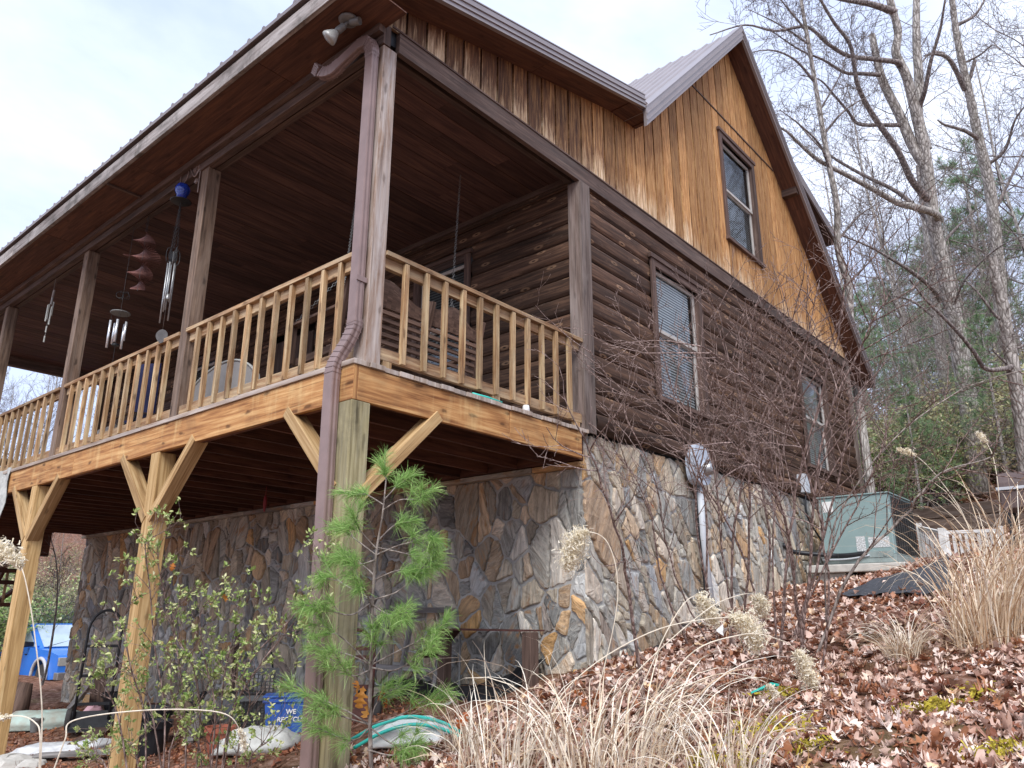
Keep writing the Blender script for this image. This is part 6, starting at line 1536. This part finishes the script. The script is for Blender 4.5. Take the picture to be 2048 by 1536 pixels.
for k in range(30):
    px=(1715+rng.random()*450) if k<26 else (-120+rng.random()*330); dist=rng.uniform(18.5,32) if k<26 else rng.uniform(24,36); s=rng.uniform(.45,.95) if k<26 else rng.uniform(.4,.8); loc=polar(px,dist)
    if not used: used=True; tt[3].location=Vector(loc); tt[3].scale=(s,)*3; tt[3]['group']=GS; tt[3]['label']='thin bare sapling '+where(px)
    else: dup(tt[3],loc,rng.uniform(0,6.28),s,'thin bare sapling '+where(px),GS)
# pines
def needle_star(k=12,L=1.,w=.05):
    V=[];F=[]
    for i in range(k):
        d=unit(rng.normal(0,1,3)+np.array([.9,0,.2])); s=unit(np.cross(d,rng.normal(0,1,3)))*w; a=len(V); V+=[-s,s,d*L+s*.3,d*L-s*.3]; F.append((a,a+1,a+2,a+3))
    return np.array(V),np.array(F)
def rot_to(d):
    """(n,3,3) matrices taking x to each direction"""
    x=d/np.linalg.norm(d,axis=1)[:,None]; r=rng.normal(0,1,x.shape); y=np.cross(r,x); y/=np.linalg.norm(y,axis=1)[:,None]; z=np.cross(x,y); return np.stack([x,y,z],-1)
def template_pine(H,label):
    t=T('pine_tree',label,'tree',(0,0,0)); A=Tw(); A.tube(np.array([[0,0,-.5],[.05,0,H*.5],[0,.05,H]]),.16,.03,7); A.build('trunk','bark',t); Tg=Tw(); 
    for k in range(60):
        z=H*(.22+.78*k/60); L=(H-z)*.30+.6; a=rng.uniform(0,6.28); L*=rng.uniform(.6,1.15)
        grow(Tg,np.array([0,0,z]),unit(np.array([math.cos(a),math.sin(a),.25])),L,.025,2,5,.18,(5,4),.02,.006,.8,.42)
    Tg.build('branches','barkd',t)
    tp=np.array([q for q,_ in Tg.tips]); td=np.array([d for _,d in Tg.tips]); S_=needle_star(14,1.,.035); V,F=scatter(S_[0],S_[1],tp,rot_to(td+np.array([0,0,.3])),rng.uniform(.18,.34,len(tp)))
    npmesh('needles',V,F,np.repeat(rng.random(len(tp)),len(S_[1])),'farpine',t); return t
pt=template_pine(13,'green pine in the wood behind the bare trees')
for i,(px,dist,s) in enumerate([(1790,30,.6),(2030,26,.62),(1905,40,.85),(1700,44,.8),(2100,32,.9),(1840,50,.95),(1985,48,1.0),(1745,36,.5),(2070,17,.3),(1880,15,.22)]):
    loc=polar(px,dist)
    if i==0: pt.location=Vector(loc); pt.scale=(s,)*3; pt['group']='pines in the wood'; pt['label']='green pine nearest the roof edge, lowest of the pines there'
    else: dup(pt,loc,rng.uniform(0,6),s,('small ' if s<.4 else 'large ' if s>.83 else 'mid-sized ')+('near ' if dist<34 else 'distant ')+'green pine '+where(px),'pines in the wood')
# evergreen undergrowth
def template_shrub(R_,H,n,label,mat='rhodo',leaf=.09):
    t=T('evergreen_shrub',label,'shrub',(0,0,0)); A=Tw()
    for k in range(9):
        a=rng.uniform(0,6.28); grow(A,np.array([rng.normal(0,.15),rng.normal(0,.15),-.1]),unit(np.array([math.cos(a)*.6,math.sin(a)*.6,1.])),H*.8,.02,2,5,.3,(5,5),.1,.005,.9,.5)
    A.build('stems','barkd',t); P_=np.array([q for q,_ in A.tips]); Q=P_[rng.integers(0,len(P_),n)]+rng.normal(0,.16,(n,3))*np.array([1,1,.8])*R_*.6
    TV=curl(ELL[0],n,.5,.5,.2); V,F=scatter(TV,ELL[1],Q,rotm(n,rng.uniform(.1,1.5,n)),rng.uniform(.7,1.4,n)*leaf); npmesh('leaves',V,F,np.repeat(rng.random(n),len(ELL[1])),mat,t); return t
s1=template_shrub(1.2,2.0,2600,'green broadleaf evergreen shrub in the undergrowth on the bank'); s2=template_shrub(1.1,2.2,1500,'dry yellowish shrub in the undergrowth','drygrn',.07)
cnt={0:0,1:0}
for k in range(76):
    if k>=64: px=2180+55*(k-64); dist=rng.uniform(16,30); s=rng.uniform(.9,1.5)
    elif k<46: px=1745+rng.random()*420; dist=rng.uniform(19.5,36); s=rng.uniform(.8,1.5)
    else: px=-150+rng.random()*370; dist=rng.uniform(25,42); s=rng.uniform(.9,1.5)
    which=0 if rng.random()<.62 else 1; loc=polar(px,dist); root=(s1,s2)[which]; g_=('evergreen shrubs in the undergrowth','yellowish shrubs in the undergrowth')[which]
    if px>1930 and dist<16: continue
    lb=('green broadleaf evergreen shrub on the bank ','dry yellowish shrub on the bank ')[which]+where(px)
    if cnt[which]==0: root.location=Vector(loc); root.scale=(s,)*3; root['group']=g_; root['label']=lb
    else: dup(root,loc,rng.uniform(0,6),s,lb,g_)
    cnt[which]+=1
# ---------------------------------------------------------------- bare shrub by the wall
def wall_shrub():
    stems=[[(1290,1400),(1255,1170),(1240,1080),(1195,950),(1165,860)],[(1430,1290),(1370,1200),(1330,1080),(1310,960),(1230,790),(1180,700)],
     [(1440,1290),(1400,1100),(1395,950),(1450,780),(1490,620)],[(1530,1290),(1500,1150),(1440,1020),(1380,930),(1330,720),(1290,640)],
     [(1560,1320),(1570,1150),(1600,950),(1640,800),(1680,640),(1700,480)],[(1590,1330),(1620,1150),(1640,900),(1720,700),(1780,580)],
     [(1600,1260),(1580,1100),(1540,900),(1560,720),(1600,590)],[(1650,1250),(1660,1080),(1750,920),(1900,790),(2048,740)],
     [(1520,1270),(1540,1100),(1510,900),(1450,700),(1420,600)],[(1620,1310),(1700,1150),(1800,1040),(1880,950),(1990,910)],
     [(1460,1300),(1470,1050),(1520,850),(1600,700),(1660,620)],[(1640,1340),(1655,1150),(1600,900),(1500,760),(1400,690)],
     [(1410,1270),(1410,1000),(1350,850),(1210,770)],[(1480,1290),(1500,1050),(1480,860),(1400,720)],[(1550,1300),(1550,1000),(1590,800),(1640,560)],
     [(1610,1350),(1590,1180),(1560,1000),(1440,860)],[(1580,1290),(1640,1100),(1690,900),(1700,760)],[(1500,1320),(1450,1150),(1420,900),(1330,760)],[(1570,1280),(1640,1150),(1730,980),(1790,820)],[(1385,1290),(1330,1180),(1290,1000),(1210,870)]]
    groups=[('bare_shrub','leafless many-stemmed purple-brown shrub in front of the electric meter',[1,2,3,8,10,12,13,17,19]),('bare_shrub','leafless many-stemmed shrub rising in front of the far lower window',[4,5,6,11,14,15,16,18]),
      ('bare_shrub','leafless shrub with one very long pale branch stretching to the right edge of the view',[7]),('bare_shrub','leafless shrub branch leaning right across the face of the heat pump',[9]),('bare_sapling','single thin dark sapling in front of the corner of the stone wall',[0])]
    for name,label,idx in groups:
        b0=gp(*stems[idx[0]][0]); t=T(name,label,'shrub',b0); A=Tw(); Tg=Tw()
        for i in idx:
            s=stems[i]; g_=gp(*s[0]); d=float((g_-CP)@CF); d=min(d,8.6); jit=rng.uniform(-.5,.25)
            path=[g_-np.array([0,0,.1])]+[atd(px,py,d+jit*(k+1)/len(s)-.12*(k+1)) for k,(px,py) in enumerate(s[1:])]
            pts=bez(path,5); pts=pts+np.concatenate([[np.zeros(3)],rng.normal(0,.006,(len(pts)-1,3))]); A.tube(pts,.011*rng.uniform(.7,1.2),.0035,6)
            m=len(pts); nk=14 if name!='bare_sapling' else 9
            for k in range(nk):
                f=.32+.68*(k+rng.random())/nk; x=f*(m-1); j=min(int(x),m-2); q=pts[j]+(pts[j+1]-pts[j])*(x-j); dr=unit(pts[j+1]-pts[j]); side=unit(np.cross(dr,rng.normal(0,1,3)))
                grow(Tg,q,unit(dr*.8+side*.75),rng.uniform(.35,.95)*(1.2-.5*f),.0055,2,5,.22,(4,3),.08,.0018,.75,.5)
        A.build('stems','sapb' if 'right' not in label else 'barkl',t); Tg.build('twigs','sapb',t)
wall_shrub()
def sap_left():
    t=T('bare_sapling','slim bare grey sapling between the blue truck and the far support post','sapling',polar(85,15)); A=Tw(); q=px_path([(84,1370),(95,1330),(110,1240),(115,1180),(112,1120),(100,1070)],14.5); A.tube(bez(q,5),.026,.008,6); A.build('trunk','bark',t); Tg=Tw()
    along(Tg,q,.01,.005,12,.9,2,.3,.2,1.,3); Tg.build('branches','barkd',t)
sap_left()
# ---------------------------------------------------------------- pine sapling
def pine_sapling():
    base=on_ground(-.12,-.42); t=T('pine_sapling','young white pine sapling with tufted green needles growing against the corner support post','sapling',base)
    d=float((np.array([-.12,-.42,-1.8])-CP)@CF)
    st=px_path([(745,1600),(740,1450),(742,1330),(745,1210),(752,1110),(765,1030),(772,960)],d+.0); A=Tw(); sp=bez(st,6); A.tube(sp,.014,.004,8); A.build('stem','barkl',t)
    Tg=Tw(); tufts=[]
    def br(path,dd=0.,dens=1.):
        pts=bez([atd(px,py,d+dd*k/(len(path)-1)) for k,(px,py) in enumerate(path)],6); Tg.tube(pts,.0055,.0025,4); return pts
    L=[([(772,960),(770,945)],0,1),([(766,1020),(800,1000),(835,1000),(850,995)],-.25,1),([(768,1010),(735,990),(715,985)],.1,1),([(752,1110),(800,1090),(850,1080),(880,1080)],-.3,1),([(752,1110),(700,1070),(675,1050)],.1,1),([(750,1120),(715,1130),(690,1120)],-.2,1),
      ([(757,1080),(790,1050),(820,1045)],.2,1),([(768,1000),(790,975),(800,960)],.1,1),([(755,1095),(820,1110),(870,1130)],.15,1),([(755,1100),(720,1060),(705,1030)],-.2,1),([(748,1160),(800,1140),(850,1150)],-.1,1),([(748,1150),(700,1110),(670,1110)],.2,1),([(745,1200),(800,1180),(850,1130),(875,1110)],-.2,1),([(745,1200),(690,1170),(660,1150),(635,1160)],.1,1),([(743,1205),(700,1230),(640,1215),(620,1220)],-.25,1),([(745,1210),(780,1230),(815,1225)],-.4,1),
      ([(744,1215),(730,1180),(705,1150)],-.3,1),([(742,1330),(800,1300),(860,1270),(900,1240)],-.2,1),([(742,1330),(780,1270),(800,1235)],.1,1),([(742,1330),(690,1280),(650,1250),(630,1210)],-.2,1),([(742,1330),(700,1310),(650,1300),(615,1295)],.1,1),([(741,1335),(790,1340),(840,1310),(870,1290)],-.35,1),
      ([(742,1330),(745,1290),(760,1240)],-.3,1),([(741,1340),(700,1350),(660,1290)],-.4,1),([(740,1450),(800,1430),(850,1400),(895,1380)],-.2,1),([(740,1450),(690,1420),(620,1390),(560,1370)],.1,1),([(740,1450),(680,1430),(640,1400)],-.3,1),([(740,1455),(790,1490),(850,1490)],-.3,1),([(740,1455),(700,1480),(600,1440)],-.2,1),([(740,1440),(760,1400),(820,1370)],.1,1),([(735,1500),(790,1510),(840,1480)],-.2,1)]
    for path,dd,_ in L:
        pts=br(path,dd*.9); ln=len(pts); 
        n=9
        for k in range(n):
            f=.5+.5*k/n; x=f*(ln-1); j=min(int(x),ln-2); tufts.append((pts[j]+(pts[j+1]-pts[j])*(x-j),unit(pts[j+1]-pts[j]),f))
        for s in range(3):
            j=int(ln*(.45+.15*s)); j=min(j,ln-2); dr=unit(pts[j+1]-pts[j]); q=pts[j]; nd=unit(dr+unit(np.cross(dr,rng.normal(0,1,3)))*.7+np.array([0,0,.15])); e=q+nd*rng.uniform(.07,.15); Tg.tube(np.array([q,e]),.003,.002,3)
            for k in range(3): f=.4+k/5; tufts.append((q+(e-q)*(.3+.7*f),nd,f))
    Tg.build('branches','barkl',t)
    P_=np.array([a for a,_,_ in tufts]); Dr=np.array([b for _,b,_ in tufts]); n=len(P_); per=21; Pn=np.repeat(P_,per,0)+rng.normal(0,.004,(n*per,3)); Dn=np.repeat(Dr,per,0); dirs=Dn*rng.uniform(.5,1.3,(n*per,1))+rng.normal(0,.55,(n*per,3)); dirs/=np.linalg.norm(dirs,axis=1)[:,None]
    Ln=rng.uniform(.06,.115,n*per); N_=n*per; side=np.cross(dirs,rng.normal(0,1,(N_,3))); side/=np.linalg.norm(side,axis=1)[:,None]; w=.0011
    mid=Pn+dirs*(Ln*.5)[:,None]; end=Pn+dirs*Ln[:,None]-np.array([0,0,1])*(Ln*.12)[:,None]; s=side*w
    V=np.stack([Pn-s,Pn+s,mid-s,mid+s,end-s*.5,end+s*.5],1).reshape(-1,3); f=np.array([(0,1,3,2),(2,3,5,4)]); F=(f[None]+np.arange(N_)[:,None,None]*6).reshape(-1,4)
    rn=np.repeat(rng.beta(2,2,N_)*.9+(rng.random(N_)<.03)*.1,2); npmesh('needles',V,F,rn,'pine',t)
pine_sapling()
# ---------------------------------------------------------------- small-leaved shrub on the left
def azalea():
    d=4.9
    stems=[[(300,1560),(290,1440),(260,1330),(250,1230),(280,1190)],[(330,1560),(330,1430),(310,1300),(300,1180),(290,1090),(300,1075)],[(380,1560),(370,1430),(350,1280),(320,1150),(315,1090)],[(390,1560),(400,1440),(385,1330),(350,1270),(345,1210)],
      [(420,1560),(430,1430),(410,1320),(400,1230),(430,1190)],[(430,1560),(440,1450),(450,1340),(470,1260),(480,1190)],[(440,1560),(460,1440),(520,1330),(560,1280),(600,1230)],[(440,1560),(470,1400),(510,1310),(580,1240),(640,1150),(632,1100)],[(280,1560),(240,1450),(215,1380),(205,1340)],
      [(350,1560),(310,1460),(290,1380),(250,1330)],[(410,1560),(400,1500),(360,1430),(340,1380)],[(460,1560),(480,1480),(500,1400),(480,1340)],[(300,1560),(270,1500),(240,1480)],[(440,1560),(420,1490),(440,1430)],[(360,1560),(340,1500),(400,1400),(420,1360)],[(490,1560),(500,1520),(540,1480)],[(250,1560),(210,1530),(185,1510)]]
    b0=gp(370,1560) if False else atd(370,1620,d); b0[2]=float(ground(b0[0],b0[1])); t=T('leafy_shrub','straggly shrub with small yellow-green leaves in front of the middle support post','shrub',b0); A=Tw(); Tg=Tw(); pos=[];dr_=[]
    for s in stems:
        jit=rng.uniform(-.35,.35); path=[atd(px,py,d+jit*k/len(s)+rng.uniform(-.05,.05)) for k,(px,py) in enumerate(s)]; path[0][2]-=.25; pts=bez(path,5); A.tube(pts,.007,.0025,5); m=len(pts)
        for k in range(13):
            f=.3+.7*(k+rng.random())/13; x=f*(m-1); j=min(int(x),m-2); q=pts[j]; dr=unit(pts[j+1]-pts[j]); nd=unit(dr+unit(np.cross(dr,rng.normal(0,1,3)))*1.+np.array([0,0,.3])); grow(Tg,q,nd,rng.uniform(.08,.28),.003,1,3,.3,(3,),.2,.0014,.8,.5)
        Tg.tips.append((pts[-1],dr))
    A.build('stems','sapb',t); Tg.build('twigs','sapb',t)
    P_=np.array([a for a,_ in Tg.tips]); Dr=np.array([b for _,b in Tg.tips]); n=len(P_); per=8; N_=n*per; Pn=np.repeat(P_,per,0)+rng.normal(0,.008,(N_,3)); dirs=np.repeat(Dr,per,0)*.55+rng.normal(0,.6,(N_,3)); dirs/=np.linalg.norm(dirs,axis=1)[:,None]
    TV=ELL[0].copy(); TV[:,0]+=.5; TV=np.repeat(TV[None],N_,0); TV[:,:,2]=np.abs(TV[:,:,1])*.5-.25*TV[:,:,0]**2; sc=rng.uniform(.015,.036,N_); V,F=scatter(TV,ELL[1],Pn,rot_to(dirs),sc); npmesh('leaves',V,F,np.repeat(rng.beta(1.5,1.5,N_)*.93+(rng.random(N_)<.035)*.07,len(ELL[1])),'azalea',t)
azalea()
def caught_leaves():
    for (px,py,dist,s,lb,r) in ((722,1395,4.55,.13,'large orange oak leaf caught low on the pine sapling',.9),(716,1372,4.55,.10,'small orange oak leaf just above the large one on the pine sapling',.8),(735,1420,4.6,.10,'yellow-orange oak leaf hanging below the large one on the pine sapling',1.),(762,1385,4.7,.11,'dark rust oak leaf right of the sapling stem',.3),(775,1405,4.7,.09,'brown oak leaf lowest on the right of the sapling stem',.4),
        (925,1440,4.3,.10,'red-brown oak leaf caught in the straw beside the timber stand',.25),(912,1422,4.3,.07,'small bright red leaf above the red-brown one in the straw',.1),(345,1133,4.8,.055,'pink-orange leaf hanging from the top of the straggly shrub',.6),(450,1195,4.8,.06,'orange leaf hanging from the right side of the straggly shrub',.9),(1303,1010,7.4,.07,'small red leaf caught on a bare stem by the meter',.2),(1160,1395,4.2,.10,'rust oak leaf standing in the large straw clump',.35)):
        c=atd(px,py,dist); V,F=scatter(curl(OAK[0],1,.7,.6,.3),OAK[1],c[None],rot_to(np.array([[rng.normal(0,.4),rng.normal(0,.4),-1.]])),np.array([s])); tag(npmesh('oak_leaf',V,F,np.full(len(F),r),'rustleaf'),lb,'leaf')
caught_leaves()
